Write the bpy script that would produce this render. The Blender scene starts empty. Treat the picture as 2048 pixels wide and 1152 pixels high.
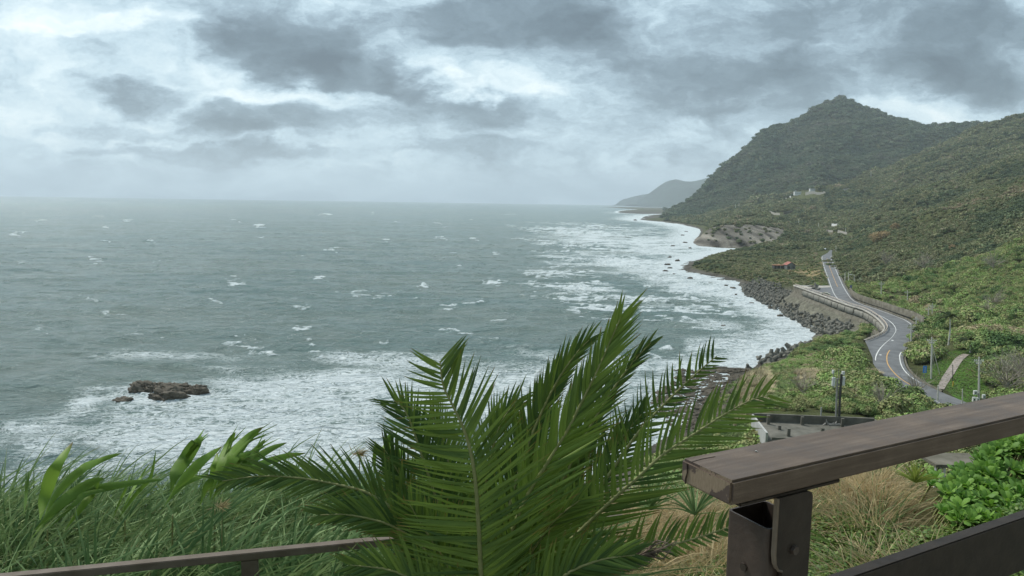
import bpy, math, random
import numpy as np
from mathutils import Vector, Matrix
random.seed(7); rng = np.random.default_rng(11)
R = math.radians
scene = bpy.context.scene
C = scene.collection
HAZE_D = 6e-5; CAMZ = 55.0; FPX = 1479.0; CX, CY = 1024.0, 576.0

# ------------------------------------------------------------------ camera
cam_d = bpy.data.cameras.new('camera'); cam = bpy.data.objects.new('camera', cam_d); C.objects.link(cam)
cam_d.sensor_width = 36; cam_d.lens = 36*FPX/2048; cam_d.clip_start = .05; cam_d.clip_end = 60000
CM = Matrix.Rotation(R(90-6.72), 3, 'X') @ Matrix.Rotation(R(.85), 3, 'Z')
cam.matrix_world = Matrix.Translation((0, 0, CAMZ)) @ CM.to_4x4()
scene.camera = cam
NM = np.array(CM)

def ray(px, py):
    px, py = np.asarray(px, float), np.asarray(py, float)
    v = np.stack([(px-CX)/FPX, -(py-CY)/FPX, -np.ones_like(px+py)], -1)
    return v @ NM.T
def PZ(px, py, z):
    v = ray(px, py); t = (z-CAMZ)/v[..., 2]
    return np.stack([v[..., 0]*t, v[..., 1]*t, t*0+z], -1)
def PD(px, py, Y):
    v = ray(px, py); t = Y/v[..., 1]
    return np.stack([v[..., 0]*t, v[..., 1]*t, v[..., 2]*t+CAMZ], -1)
def proj(P):
    P = np.asarray(P, float); q = (P-np.array([0, 0, CAMZ])) @ NM
    w = np.maximum(-q[..., 2], 1e-6)
    return q[..., 0]/w*FPX+CX, -q[..., 1]/w*FPX+CY

# ------------------------------------------------------------------ noise
def _h(ix, iy, s):
    n = (ix.astype(np.int64)*374761393 + iy.astype(np.int64)*668265263 + s*1442695041) & 0xffffffff
    n = ((n ^ (n >> 13))*1274126177) & 0xffffffff
    n = (n ^ (n >> 16)) & 0xffff
    return n/65535.0
def vnoise(x, y, s=0):
    ix, iy = np.floor(x), np.floor(y); fx, fy = x-ix, y-iy
    fx = fx*fx*fx*(fx*(fx*6-15)+10); fy = fy*fy*fy*(fy*(fy*6-15)+10)
    a, b, c, d = _h(ix, iy, s), _h(ix+1, iy, s), _h(ix, iy+1, s), _h(ix+1, iy+1, s)
    return (a*(1-fx)+b*fx)*(1-fy)+(c*(1-fx)+d*fx)*fy
def fbm(x, y, o=4, s=0, g=.5):
    r = 0; a = 1; t = 0
    for k in range(o):
        r = r+a*vnoise(x*2**k+17.3*k, y*2**k-9.1*k, s+k); t += a; a *= g
    return r/t*2-1
def sstep(a, b, x):
    t = np.clip((x-a)/(b-a), 0, 1); return t*t*(3-2*t)
def polydist(X, Y, pts, closed=False):
    pts = np.asarray(pts)[:, :2]; d = np.full(X.shape, 1e9)
    n = len(pts)
    for i in range(n if closed else n-1):
        a, b = pts[i], pts[(i+1) % n]; ab = b-a; L = (ab**2).sum()+1e-9
        t = np.clip(((X-a[0])*ab[0]+(Y-a[1])*ab[1])/L, 0, 1)
        d = np.minimum(d, (X-a[0]-ab[0]*t)**2+(Y-a[1]-ab[1]*t)**2)
    return np.sqrt(d)
def inpoly(X, Y, pts):
    pts = np.asarray(pts)[:, :2]; r = np.zeros(X.shape, bool); n = len(pts)
    for i in range(n):
        x0, y0 = pts[i]; x1, y1 = pts[(i+1) % n]
        if y0 == y1: continue
        c = ((y0 > Y) != (y1 > Y)) & (X < (x1-x0)*(Y-y0)/(y1-y0)+x0)
        r ^= c
    return r
def catmull(pts, n=8):
    P = np.asarray(pts, float); P = np.vstack([2*P[0]-P[1], P, 2*P[-1]-P[-2]]); out = []
    for i in range(1, len(P)-2):
        for k in range(n):
            t = k/n; a, b, c, d = P[i-1], P[i], P[i+1], P[i+2]
            out.append(.5*(2*b+(c-a)*t+(2*a-5*b+4*c-d)*t*t+(3*b-a-3*c+d)*t**3))
    out.append(P[-2]); return np.array(out)

# ------------------------------------------------------------------ object helpers
def mesh_np(name, V, Fq, smooth=False, attrs=None, uv=None):
    V = np.ascontiguousarray(V, np.float32); Fq = np.ascontiguousarray(Fq, np.int32)
    m = bpy.data.meshes.new(name); k = Fq.shape[1]
    m.vertices.add(len(V)); m.vertices.foreach_set('co', V.ravel())
    m.loops.add(Fq.size); m.loops.foreach_set('vertex_index', Fq.ravel())
    m.polygons.add(len(Fq)); m.polygons.foreach_set('loop_start', np.arange(0, Fq.size, k, dtype=np.int32))
    m.polygons.foreach_set('loop_total', np.full(len(Fq), k, np.int32))
    if smooth: m.polygons.foreach_set('use_smooth', np.ones(len(Fq), bool))
    for an, (dom, typ, dat) in (attrs or {}).items():
        a = m.attributes.new(an, typ, dom)
        if typ == 'FLOAT': a.data.foreach_set('value', np.ascontiguousarray(dat, np.float32).ravel())
        elif typ == 'INT': a.data.foreach_set('value', np.ascontiguousarray(dat, np.int32).ravel())
        elif typ == 'FLOAT_VECTOR': a.data.foreach_set('vector', np.ascontiguousarray(dat, np.float32).ravel())
        elif typ == 'FLOAT_COLOR': a.data.foreach_set('color', np.ascontiguousarray(dat, np.float32).ravel())
    m.update(calc_edges=True); return m
def link(name, mesh, mat=None, parent=None, loc=None, rotz=0, scale=None):
    o = bpy.data.objects.new(name, mesh); C.objects.link(o)
    if mat is not None and mesh is not None and len(mesh.materials) == 0: mesh.materials.append(mat)
    if parent is not None: o.parent = parent
    if loc is not None: o.location = [float(v) for v in loc]
    o.rotation_euler.z = rotz
    if scale is not None: o.scale = scale if hasattr(scale, '__len__') else (scale,)*3
    return o
def tag(o, label=None, cat=None, group=None, kind=None):
    if label: o['label'] = label
    if cat: o['category'] = cat
    if group: o['group'] = group
    if kind: o['kind'] = kind
    return o
def grid_faces(nr, nc):
    i = np.arange(nr-1)[:, None]*nc+np.arange(nc-1)[None, :]
    i = i.ravel(); return np.stack([i, i+1, i+nc+1, i+nc], -1)

class MB:
    """collects simple shapes into one mesh"""
    def __init__(s): s.v = []; s.f = []
    def add(s, V, Fs):
        b = len(s.v); s.v += [tuple(map(float, v)) for v in V]; s.f += [tuple(b+i for i in f) for f in Fs]
    def box(s, c, size, M=None, taper=1):
        x, y, z = [a/2 for a in size]
        V = [Vector((sx*x*(taper if sz > 0 else 1), sy*y*(taper if sz > 0 else 1), sz*z)) for sz in (-1, 1) for sy in (-1, 1) for sx in (-1, 1)]
        if M is not None: V = [M @ v for v in V]
        V = [v+Vector(c) for v in V]
        s.add(V, [(0, 2, 3, 1), (4, 5, 7, 6), (0, 1, 5, 4), (2, 6, 7, 3), (0, 4, 6, 2), (1, 3, 7, 5)])
    def tube(s, pts, r, n=8, cap=True):
        pts = [Vector(p) for p in pts]; rs = r if hasattr(r, '__len__') else [r]*len(pts)
        rings = []
        for i, p in enumerate(pts):
            t = (pts[min(i+1, len(pts)-1)]-pts[max(i-1, 0)]).normalized()
            a = t.orthogonal().normalized() if i == 0 else (rings_a - t*rings_a.dot(t)).normalized()
            rings_a = a; b = t.cross(a)
            rings.append([p+(a*math.cos(2*math.pi*k/n)+b*math.sin(2*math.pi*k/n))*rs[i] for k in range(n)])
        V = [v for rg in rings for v in rg]; F_ = []
        for i in range(len(pts)-1):
            for k in range(n):
                F_.append((i*n+k, i*n+(k+1) % n, (i+1)*n+(k+1) % n, (i+1)*n+k))
        if cap: F_ += [tuple(range(n))[::-1], tuple((len(pts)-1)*n+k for k in range(n))]
        s.add(V, F_)
    def prism(s, poly, z0, z1):
        n = len(poly); V = [(p[0], p[1], z0) for p in poly]+[(p[0], p[1], z1) for p in poly]
        s.add(V, [tuple(range(n))[::-1], tuple(range(n, 2*n))]+[(i, (i+1) % n, n+(i+1) % n, n+i) for i in range(n)])
    def mesh(s, name, smooth=False, bevel=0):
        m = bpy.data.meshes.new(name); m.from_pydata(s.v, [], s.f); m.update()
        if smooth: m.polygons.foreach_set('use_smooth', [True]*len(m.polygons))
        if bevel:
            import bmesh
            bm = bmesh.new(); bm.from_mesh(m); bmesh.ops.recalc_face_normals(bm, faces=bm.faces)
            bmesh.ops.bevel(bm, geom=list(bm.edges), offset=bevel, segments=2, affect='EDGES', clamp_overlap=True)
            bm.to_mesh(m); bm.free()
        return m
    def build(s, name, mat, parent=None, smooth=False, bevel=0, **k):
        return link(name, s.mesh(name, smooth, bevel), mat, parent, **k)
def empty(name, loc, label, cat, group=None, rotz=0):
    o = link(name, None, None, None, loc, rotz); o.empty_display_size = .2
    return tag(o, label, cat, group)

# ------------------------------------------------------------------ materials
class NT:
    def __init__(s, tree): s.t = tree; s.n = tree.nodes; s.l = tree.links
    def node(s, typ, **kw):
        nd = s.n.new(typ); ins = kw.pop('ins', {})
        for k, v in kw.items(): setattr(nd, k, v)
        for k, v in ins.items():
            if isinstance(v, bpy.types.NodeSocket): s.l.new(v, nd.inputs[k])
            else: nd.inputs[k].default_value = v
        return nd
    def math(s, op, a, b=0.0, c=0.0, clamp=False):
        nd = s.n.new('ShaderNodeMath'); nd.operation = op; nd.use_clamp = clamp
        for i, v in enumerate((a, b, c)):
            if isinstance(v, bpy.types.NodeSocket): s.l.new(v, nd.inputs[i])
            else: nd.inputs[i].default_value = v
        return nd.outputs[0]
    def noise(s, vec, scale, detail=3, rough=.5, dist=0, dim='3D'):
        nd = s.node('ShaderNodeTexNoise', noise_dimensions=dim, ins={'Scale': scale, 'Detail': detail, 'Roughness': rough, 'Distortion': dist})
        if vec is not None: s.l.new(vec, nd.inputs['Vector'])
        return nd.outputs['Fac']
    def ramp(s, fac, stops, interp='LINEAR'):
        nd = s.n.new('ShaderNodeValToRGB'); cr = nd.color_ramp; cr.interpolation = interp
        while len(cr.elements) < len(stops): cr.elements.new(.5)
        for e, (p, c) in zip(cr.elements, stops):
            e.position = p; e.color = (*c, 1) if hasattr(c, '__len__') else (c, c, c, 1)
        s.l.new(fac, nd.inputs[0]); return nd.outputs[0]
    def mix(s, fac, a, b, typ='MIX'):
        nd = s.n.new('ShaderNodeMix'); nd.data_type = 'RGBA'; nd.blend_type = typ; nd.clamp_factor = True
        for i, v in ((0, fac), (6, a), (7, b)):
            if isinstance(v, bpy.types.NodeSocket): s.l.new(v, nd.inputs[i])
            else: nd.inputs[i].default_value = (*v, 1) if hasattr(v, '__len__') else v
        return nd.outputs[2]
    def maprange(s, v, a, b, c=0., d=1., smooth=True):
        nd = s.n.new('ShaderNodeMapRange'); nd.interpolation_type = 'SMOOTHSTEP' if smooth else 'LINEAR'
        s.l.new(v, nd.inputs[0])
        for i, x in enumerate((a, b, c, d)): nd.inputs[i+1].default_value = x
        return nd.outputs[0]
def newmat(name):
    m = bpy.data.materials.new(name); m.use_nodes = True; t = NT(m.node_tree)
    b = m.node_tree.nodes['Principled BSDF']; return m, t, b
def simple(name, col, rough=.7, spec=.3, metal=0, var=.25, scale=8, bump=0, col2=None):
    m, t, b = newmat(name)
    tc = t.node('ShaderNodeTexCoord').outputs['Object']
    n = t.noise(tc, scale, 5, .6)
    c2 = col2 or tuple(c*(1-var) for c in col); c1 = tuple(min(1, c*(1+var)) for c in col) if not col2 else col
    t.l.new(t.ramp(n, [(.3, c2), (.7, c1)]), b.inputs['Base Color'])
    b.inputs['Roughness'].default_value = rough; b.inputs['Specular IOR Level'].default_value = spec; b.inputs['Metallic'].default_value = metal
    if bump:
        bn = t.node('ShaderNodeBump', ins={'Strength': bump, 'Distance': .02, 'Height': n}); t.l.new(bn.outputs[0], b.inputs['Normal'])
    return m
# ------------------------------------------------------------------ terrain heights
coast_px = [(-250, 1130), (200, 1125), (700, 1120), (1000, 1070), (1150, 1010), (1230, 940), (1290, 900), (1340, 868), (1375, 835), (1392, 805), (1412, 780), (1440, 762), (1462, 752), (1430, 746), (1412, 740),
  (1428, 733), (1470, 735), (1503, 737), (1522, 722), (1555, 703), (1590, 690), (1622, 674), (1634, 662), (1622, 652), (1600, 636), (1565, 618),
  (1530, 600), (1492, 584), (1482, 573), (1445, 562), (1405, 552), (1368, 544), (1352, 537), (1368, 527), (1400, 514), (1440, 505),
  (1470, 500), (1482, 497.5), (1440, 496), (1402, 493), (1386, 489), (1388, 480), (1397, 471), (1400, 461), (1388, 455), (1352, 448), (1318, 443.5),
  (1284, 440), (1282, 437), (1296, 431), (1325, 428), (1290, 428), (1242, 426), (1237, 423), (1252, 420.5), (1275, 419)]
cp = np.array(coast_px, float); coast = PZ(cp[:, 0], cp[:, 1], 0.0)[:, :2]
coast = catmull(coast, 3)
ENDY = 9500.
land_poly = np.vstack([coast, [(coast[-1][0]+60, ENDY), (14000, ENDY), (14000, 20), (coast[0][0], 20)]])

# road edges (pixel pairs) on the level ROADZ
ROADZ = 11.5
LR = [((1660, 500.5), (1664, 500)), ((1655, 506), (1663.5, 504)), ((1646.5, 511), (1662.5, 510.5)), ((1643.7, 516.8), (1663.2, 517)), ((1648.6, 535.5), (1670.4, 535.5)), ((1655.6, 555.7), (1679, 555.7)),
 ((1661, 571), (1686, 571)), ((1668, 588), (1696, 588)), ((1677.8, 599.4), (1706, 600)), ((1697, 609), (1722, 608)), ((1725, 619), (1752, 618)),
 ((1747, 626), (1785, 630)), ((1772, 638), (1812, 641)), ((1785, 648), (1826, 653)), ((1791.4, 659.3), (1831, 670)), ((1788, 668), (1824, 684)), ((1782, 676), (1814, 693)),
 ((1768, 688), (1806, 701)), ((1757, 700), (1801.5, 708)), ((1750.5, 714), (1800.5, 715)), ((1752, 728), (1803, 728)), ((1763, 742), (1810, 741)),
 ((1778, 757), (1822, 753)), ((1802, 773), (1838, 763.5)), ((1837, 790), (1860, 775.5)), ((1879, 808), (1890, 789)), ((1925, 835), (1935, 808)), ((1985, 870), (1998, 838))]
Lp = np.array([a for a, b in LR], float); Rp = np.array([b for a, b in LR], float)
roadL = catmull(PZ(Lp[:, 0], Lp[:, 1], ROADZ)[:, :2], 6); roadR = catmull(PZ(Rp[:, 0], Rp[:, 1], ROADZ)[:, :2], 6)
wall_px = [(1588, 571), (1600, 575), (1625, 584), (1650, 593), (1673, 601.5), (1700, 611), (1727, 619.5), (1745, 629), (1760, 641), (1769, 652), (1770.5, 659), (1764, 667), (1750, 674), (1730, 682)]
wp = np.array(wall_px, float); wallL = catmull(PZ(wp[:, 0], wp[:, 1], ROADZ)[:, :2], 5)
lot_px = [(1590, 570), (1661, 571), (1668, 588), (1677.8, 599.4), (1697, 609), (1725, 619), (1747, 626), (1772, 638), (1791, 659), (1782, 676), (1757, 700), (1750, 714), (1763, 742), (1760, 745), (1748, 722), (1734, 690), (1730, 682)] + wall_px[::-1][1:]
lp = np.array(lot_px, float); lot = PZ(lp[:, 0], lp[:, 1], ROADZ)[:, :2]

ctl = [  # px, py, distance: ground points one can see
 # nearest slopes under the viewer
 (1700, 985, 62), (1850, 985, 62), (2048, 985, 62), (2250, 985, 62), (1550, 985, 62), (1400, 985, 75),
 (1600, 868, 90), (1700, 868, 92), (1520, 880, 88), (1850, 880, 95), (2048, 865, 105), (2250, 850, 110),
 (1470, 868, 120), (1430, 868, 145), (1500, 800, 143), (1600, 790, 140), (1700, 805, 128), (1560, 752, 176), (1650, 735, 190), (1700, 722, 212), (1640, 690, 245),
 (1480, 775, 180), (1800, 810, 138), (1950, 795, 152), (2048, 765, 163), (2250, 735, 175),
 (1900, 745, 183), (1935, 712, 192), (1880, 690, 205), (1990, 690, 195), (2048, 665, 215), (2250, 640, 220), (1860, 660, 235), (1920, 620, 270),
 (2048, 560, 300), (1900, 603, 300), (1800, 600, 345), (1850, 560, 380), (1760, 592, 362), (2048, 460, 450), (2250, 420, 430), (1900, 505, 500), (1800, 545, 420), (1740, 560, 430),
 (1750, 520, 520), (1800, 480, 600), (1700, 530, 560), (1980, 440, 560), (1690, 505, 700),
 # first crest
 (2250, 300, 700), (2048, 358, 700), (1980, 380, 700), (1900, 407, 710), (1850, 424, 730), (1800, 441, 760), (1750, 458, 790), (1710, 474, 820), (1680, 492, 850),
 # second crest
 (2250, 240, 1200), (2048, 300, 1200), (1960, 332, 1220), (1880, 366, 1250), (1800, 396, 1300), (1740, 420, 1320), (1700, 436, 1300), (1650, 452, 1250), (1600, 470, 1100),
 # coastal flat
 (1450, 527, 640), (1400, 533, 640), (1560, 518, 690), (1620, 522, 660), (1600, 545, 560), (1560, 560, 520), (1500, 560, 545), (1520, 505, 850), (1600, 500, 820), (1640, 495, 850),
 # brown cliff top
 (1408, 464, 1050), (1425, 456, 1060), (1450, 451, 1070), (1500, 450, 1070), (1540, 455, 1060), (1570, 460, 1040), (1590, 474, 1000),
 # saddle behind it
 (1430, 442, 1500), (1500, 432, 1500), (1600, 440, 1400), (1560, 410, 1800), (1620, 391, 1850), (1500, 405, 2200), (1450, 425, 2100), (1700, 415, 1600), (1680, 385, 1900),
 # third crest
 (2250, 215, 2100), (2048, 243, 2200), (1990, 250, 2200), (1940, 262, 2150), (1890, 284, 2150), (1850, 302, 2150), (1800, 322, 2100), (1740, 345, 2100), (1680, 366, 2150),
 (1820, 362, 1700), (1940, 310, 1700), (2048, 275, 1700),
 # big mountain: crest
 (1680, 197, 3400), (1705, 200, 3400), (1660, 202, 3400), (1740, 217, 3400), (1790, 233, 3350), (1850, 248, 3300), (1900, 246, 3200), (1960, 244, 3000), (1630, 212, 3350), (1600, 232, 3300),
 (1565, 248, 3200), (1545, 249, 3200), (1525, 262, 3150), (1500, 287, 3100), (1470, 310, 3100), (1440, 333, 3050), (1415, 360, 3050), (1395, 382, 3050), (1375, 402, 3050), (1345, 417, 3060), (1310, 428, 3080),
 # big mountain: face towards us
 (1400, 425, 2500), (1450, 400, 2600), (1500, 345, 2800), (1550, 320, 2800), (1600, 330, 2600), (1650, 300, 2800), (1700, 260, 3000), (1620, 262, 3100), (1560, 290, 3000), (1740, 310, 2700), (1820, 290, 2700), (1900, 268, 2700),
 (1560, 370, 2450), (1640, 340, 2500), (1440, 380, 2800), (1370, 432, 2400),
 # farthest right
 (2000, 243, 3800), (2048, 226, 3900), (2250, 190, 3900),
]
ctl_z = [  # px, distance, height: ground points hidden behind something
 (100, 45, 24), (700, 45, 24), (1000, 45, 26), (400, 75, 12), (1000, 75, 14), (1200, 62, 24), (1250, 100, 12), (1400, 45, 37), (1600, 45, 36), (1800, 45, 36), (2048, 45, 36), (2250, 45, 36),
 (2048, 900, 72), (1900, 900, 52), (1800, 950, 38), (2250, 900, 100),
 (2048, 1450, 150), (1900, 1500, 95), (1800, 1550, 60), (2048, 2550, 270), (1900, 2500, 190), (1800, 2450, 140), (1700, 2400, 100),
 (1400, 4200, 30), (1480, 4200, 60), (1560, 4500, 150), (1685, 4500, 280), (1850, 4500, 260), (2000, 4800, 260), (2250, 4800, 300), (1345, 4000, 10),
 (1300, 5300, 9), (1260, 6000, 9), (1330, 6500, 9), (1700, 7500, 150), (2250, 7500, 200), (1400, 7500, 20), (1345, 3500, 12),
]
c = np.array(ctl, float); v = ray(c[:, 0], c[:, 1]); cu = v[:, 0]/v[:, 1]; ce = v[:, 2]/v[:, 1]; cl = np.log(c[:, 2])
hz = np.array(ctl_z, float); v = ray(hz[:, 0], hz[:, 0]*0+420); cu = np.r_[cu, v[:, 0]/v[:, 1]]; cl = np.r_[cl, np.log(hz[:, 1])]; ce = np.r_[ce, (hz[:, 2]-CAMZ)/hz[:, 1]]
# canopy stands above the soil
US = 2.6
def phi(r2): return np.sqrt(r2+.03**2)
A = phi((cu[:, None]-cu)**2*US**2+(cl[:, None]-cl)**2); n_ = len(cu)
A = np.block([[A+np.eye(n_)*-.002, np.ones((n_, 1))], [np.ones((1, n_)), np.zeros((1, 1))]])
W = np.linalg.solve(A, np.r_[ce, 0])
def rbf(u, l):
    r = np.full(u.shape, W[-1])
    for i in range(n_): r += W[i]*phi((u-cu[i])**2*US**2+(l-cl[i])**2)
    return r
NC, NR = 800, 820
GU = np.r_[np.linspace(-.72, ray(1130, 420)[0]/ray(1130, 420)[1], 121)[:-1], np.linspace(ray(1130, 420)[0]/ray(1130, 420)[1], .92, NC-120)]; GL = np.linspace(math.log(45), math.log(9000), NR)
GY = np.exp(GL)[:, None]+0*GU[None]; GX = GY*GU[None]
e = rbf(np.broadcast_to(GU[None], GX.shape).copy(), np.broadcast_to(GL[:, None], GX.shape).copy())
GZ = CAMZ+e*GY
GZ -= np.clip(GY/150, .6, 3)                    # leave room for the canopy
amp = np.clip(GY*.006, .4, 16)*np.clip((GZ-4)/30, .12, 1)
GZ += amp*fbm(GX/90, GY/90, 5, 3, .55)*np.clip(GY/500, .3, 1)+np.clip((GY-500)/2200, 0, 1)*62*(np.abs(fbm(GX/420, GY/330, 4, 9))-.30)*sstep(30, 130, GZ)
GZ += np.clip(GY*.016, 0, 17)*(np.abs(fbm(GX/(60+GY*.06), GY/(90+GY*.09), 4, 123))-.22)*np.clip((GZ-16)/25, 0, 1)*(GY > 260)
# bring the skyline of the big mountain to its measured outline
sil = np.array([(1250, 436), (1286, 437), (1310, 431), (1345, 419), (1375, 405), (1395, 386), (1415, 364), (1440, 337), (1470, 314), (1500, 291), (1525, 266), (1545, 252), (1565, 250), (1583, 247), (1600, 237), (1630, 215), (1655, 203), (1680, 199), (1700, 201), (1720, 212), (1740, 220), (1790, 237), (1850, 252), (1900, 249), (1960, 247), (2000, 246), (2048, 232), (2250, 200)], float)
vs_ = ray(sil[:, 0], sil[:, 1]); su_e = vs_[:, 0]/vs_[:, 1]; want = np.interp(GU, su_e, vs_[:, 2]/vs_[:, 1])
ee = (GZ+np.clip(GY*.0012, 0, 6)-CAMZ)/GY; got = ee[GY[:, 0] > 2500].max(0); dlt_ = np.where(GU > su_e[1], got-want, 0)
GZ = GZ-GY*dlt_[None]*sstep(1900, 2900, GY)*np.clip((GZ-5)/60, 0, 1)**.3
dc = polydist(GX, GY, coast); land = inpoly(GX, GY, land_poly)
cliff = np.clip(1-np.hypot((GU[None]-ray(1480, 470)[0]/ray(1480, 470)[1])/.075, (np.log(GY)-math.log(1030))/.12), 0, 1)
wd = 12+GY*.03; wd = wd*(1-.75*np.clip(cliff*3, 0, 1))
floor_ = 1.2+4.6*sstep(5, 26, dc)*(GY > 330)*(GY < 2500)+fbm(GX/20, GY/20, 3, 66)*.5
GZl = np.maximum(GZ, floor_)*sstep(0, 1, np.clip(dc/wd, 0, 1))**.6
GZ = np.where(land, np.maximum(GZl, .15), -np.minimum(dc*.25, 12)-.1)
# bay below the sea wall
dw = polydist(GX, GY, wallL); inlot = inpoly(GX, GY, lot)
bay = PZ(np.array([1588, 1560, 1492, 1565, 1622, 1634, 1665, 1700, 1740.]), np.array([572, 572, 584, 618, 652, 665, 672, 676, 680.]), 5)[:, :2]
baypoly = np.vstack([bay, wallL[::-1]])
inb = inpoly(GX, GY, baypoly) & land & ~inlot
GZ = np.where(inb, np.minimum(8*dc/(dc+dw+.01), 6.3), GZ)
# road bed
rc = (roadL+roadR)/2; hw = np.linalg.norm(roadL-roadR, axis=1)/2
best = np.full(GX.shape, 1e9)
rs = slice(None)
sel = (GY > 100) & (GY < 1000)
xs, ys = GX[sel], GY[sel]; bd = np.full(xs.shape, 1e9)
for i in range(0, len(rc)):
    bd = np.minimum(bd, np.hypot(xs-rc[i][0], ys-rc[i][1])-hw[i])
best[sel] = bd
best[inlot] = 0
notbay = ~inb
k = 1-sstep(1.6, 14, best)
GZ = np.where(land & notbay, GZ*(1-k)+(ROADZ-.25)*k, GZ)
dlot = polydist(GX, GY, lot, True)
kk = (1-sstep(.8, 9, dlot))
GZ = np.where(land & notbay & ~inlot, GZ*(1-kk)+(ROADZ-.3)*kk, GZ)
GZ[inlot] = ROADZ-.3
def tz(x, y):
    x = np.asarray(x, float); y = np.asarray(y, float)
    return gs(GZ, x, y)
def gs(G, x, y):
    fi = np.clip((np.log(y)-GL[0])/(GL[1]-GL[0]), 0, NR-1.001); fj = np.interp(x/y, GU, np.arange(NC)); fj = np.clip(fj, 0, NC-1.001)
    i, j = fi.astype(int), fj.astype(int); a, b = fi-i, fj-j
    return (G[i, j]*(1-b)+G[i, j+1]*b)*(1-a)+(G[i+1, j]*(1-b)+G[i+1, j+1]*b)*a
def hit(px, py, ymin=60):
    v = ray(px, py); u = v[0]/v[1]; e = v[2]/v[1]
    Y = np.exp(np.linspace(math.log(ymin), GL[-1], 4000)); z = tz(u*Y, Y); d = CAMZ+e*Y-z
    i = np.argmax(d < 0) if (d < 0).any() else len(Y)-1
    return Vector((u*Y[i], Y[i], z[i]))

gpx, gpy = proj(np.stack([GX, GY, GZ], -1))
# soil colours: plain local colours of rock, earth, meadow and field
def zone(poly): return inpoly(gpx, gpy, poly) & (GY > 100) & (GY < 1200)
nz = fbm(GX/25, GY/25, 4, 21)[..., None]*.5+.5; nf = fbm(GX/6, GY/6, 3, 31)[..., None]*.5+.5
col = np.array([.075, .085, .035])*(.7+.6*nz)
CLIFF = [(1384, 489), (1390, 474), (1402, 461), (1425, 455), (1450, 450), (1500, 449), (1572, 456), (1570, 470), (1545, 486), (1482, 498), (1430, 496)]
cliffz = inpoly(gpx, gpy, CLIFF) & (GY > 900) & (GY < 1200)
cliffz_ = cliffz
brown = np.where(cliffz_[..., None], np.array([.15, .138, .115])*np.clip(.95+1.5*fbm(GX/7, GY/150, 4, 51)[..., None]+.7*fbm(GX/20, GZ/5, 3, 57)[..., None], .3, 2.), np.array([.095, .088, .072])*(.35+1.3*nf))
gx_, gy_ = np.gradient(GZ, axis=1)/(GY*(GU[-1]-GU[-2])), np.gradient(GZ, axis=0)/(GY*(GL[1]-GL[0]))
slope = np.hypot(gx_, gy_)[..., None]
rockm = np.clip(np.maximum(sstep(2.4, 1.0, GZ), sstep(16, 8, dc)*(GY < 900))[..., None]+cliffz[..., None], 0, 1)*land[..., None]
rockm = rockm*np.where((GY > 4500)[..., None], .6, 1)
col = col*(1-rockm)+brown*rockm
LAWN = [(1838, 762), (1846, 745), (1862, 730), (1880, 715), (1905, 700), (1945, 697), (1960, 712), (1955, 735), (1965, 760), (1985, 790), (1945, 806), (1915, 800), (1888, 775)]
PATH = [(1874, 774), (1885, 760), (1903, 735), (1917, 713), (1930, 706), (1939, 708), (1936, 716), (1920, 738), (1905, 762), (1893, 783)]
FIELD = [(1570, 541), (1640, 540), (1653, 553), (1620, 553), (1575, 548)]
for poly, cc in ((LAWN, (.07, .14, .025)), (FIELD, (.24, .19, .1))):
    m = zone(poly); col[m] = (np.array(cc)*(.75+.5*nf))[m]
col[inb] = (np.array([.16, .155, .12])*(.6+.8*nf))[inb]
rgba = np.concatenate([np.clip(col, 0, 1), np.ones(GX.shape+(1,))], -1)
keep = (GZ > -9).ravel()
Fq = grid_faces(NR, NC); Fq = Fq[keep[Fq].any(1)]
mh = mesh_np('hills', np.stack([GX, GY, GZ], -1).reshape(-1, 3), Fq, True, {'soil': ('POINT', 'FLOAT_COLOR', rgba.reshape(-1, 4))})
m_soil, t, b = newmat('soil')
att = t.node('ShaderNodeAttribute', attribute_name='soil').outputs['Color']
pos = t.node('ShaderNodeNewGeometry').outputs['Position']
n1 = t.noise(pos, .5, 8, .65)
t.l.new(t.mix(1.0, att, t.ramp(n1, [(.3, .55), (.7, 1.35)]), 'MULTIPLY'), b.inputs['Base Color'])
b.inputs['Roughness'].default_value = .95; b.inputs['Specular IOR Level'].default_value = .1
n2 = t.noise(pos, .12, 8, .7)
t.l.new(t.node('ShaderNodeBump', ins={'Strength': .9, 'Distance': 3.0, 'Height': n2}).outputs[0], b.inputs['Normal'])
hills = link('hills', mh, m_soil); tag(hills, kind='structure')

# far mountains down the coast
def far_range(name, crest, Y, depth, seed):
    cp = catmull(np.array(crest, float), 14); P = PD(cp[:, 0], cp[:, 1], Y); nr = 46; Vs = []
    zb = P[:, 2]
    for i in range(nr):
        s = i/(nr-1)*2-1
        x = P[:, 0]+(-s*.1*depth if s < 0 else 0); y = P[:, 1]+s*depth*(1 if s < 0 else .6)
        h = np.maximum(zb, 0)*(1-abs(s)**1.25)*(1+.10*fbm(P[:, 0]/700, np.full(len(P), s*3.), 4, seed)*(1-abs(s))*0+.22*fbm(P[:, 0]/600, np.full(len(P), s*4.), 4, seed)*(abs(s)**.5))-2
        Vs.append(np.stack([x, y, h], -1))
    V = np.concatenate(Vs); o = link(name, mesh_np(name, V, grid_faces(nr, len(cp)), True), m_far); return tag(o, kind='structure')
m_far = simple('far_forest', (.035, .06, .05), .95, .1, 0, .4, .01)
far_range('distant_hills', [(1262, 410), (1275, 405), (1290, 393), (1308, 379), (1330, 364), (1350, 357.5), (1372, 362), (1395, 360), (1430, 350), (1480, 330), (1560, 330), (1700, 330)], 11500, 1500, 3)
far_range('distant_hills', [(1225, 410), (1232, 408), (1240, 402), (1248, 398), (1256, 396), (1270, 392), (1290, 388), (1400, 370)], 13400, 600, 8)

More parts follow.
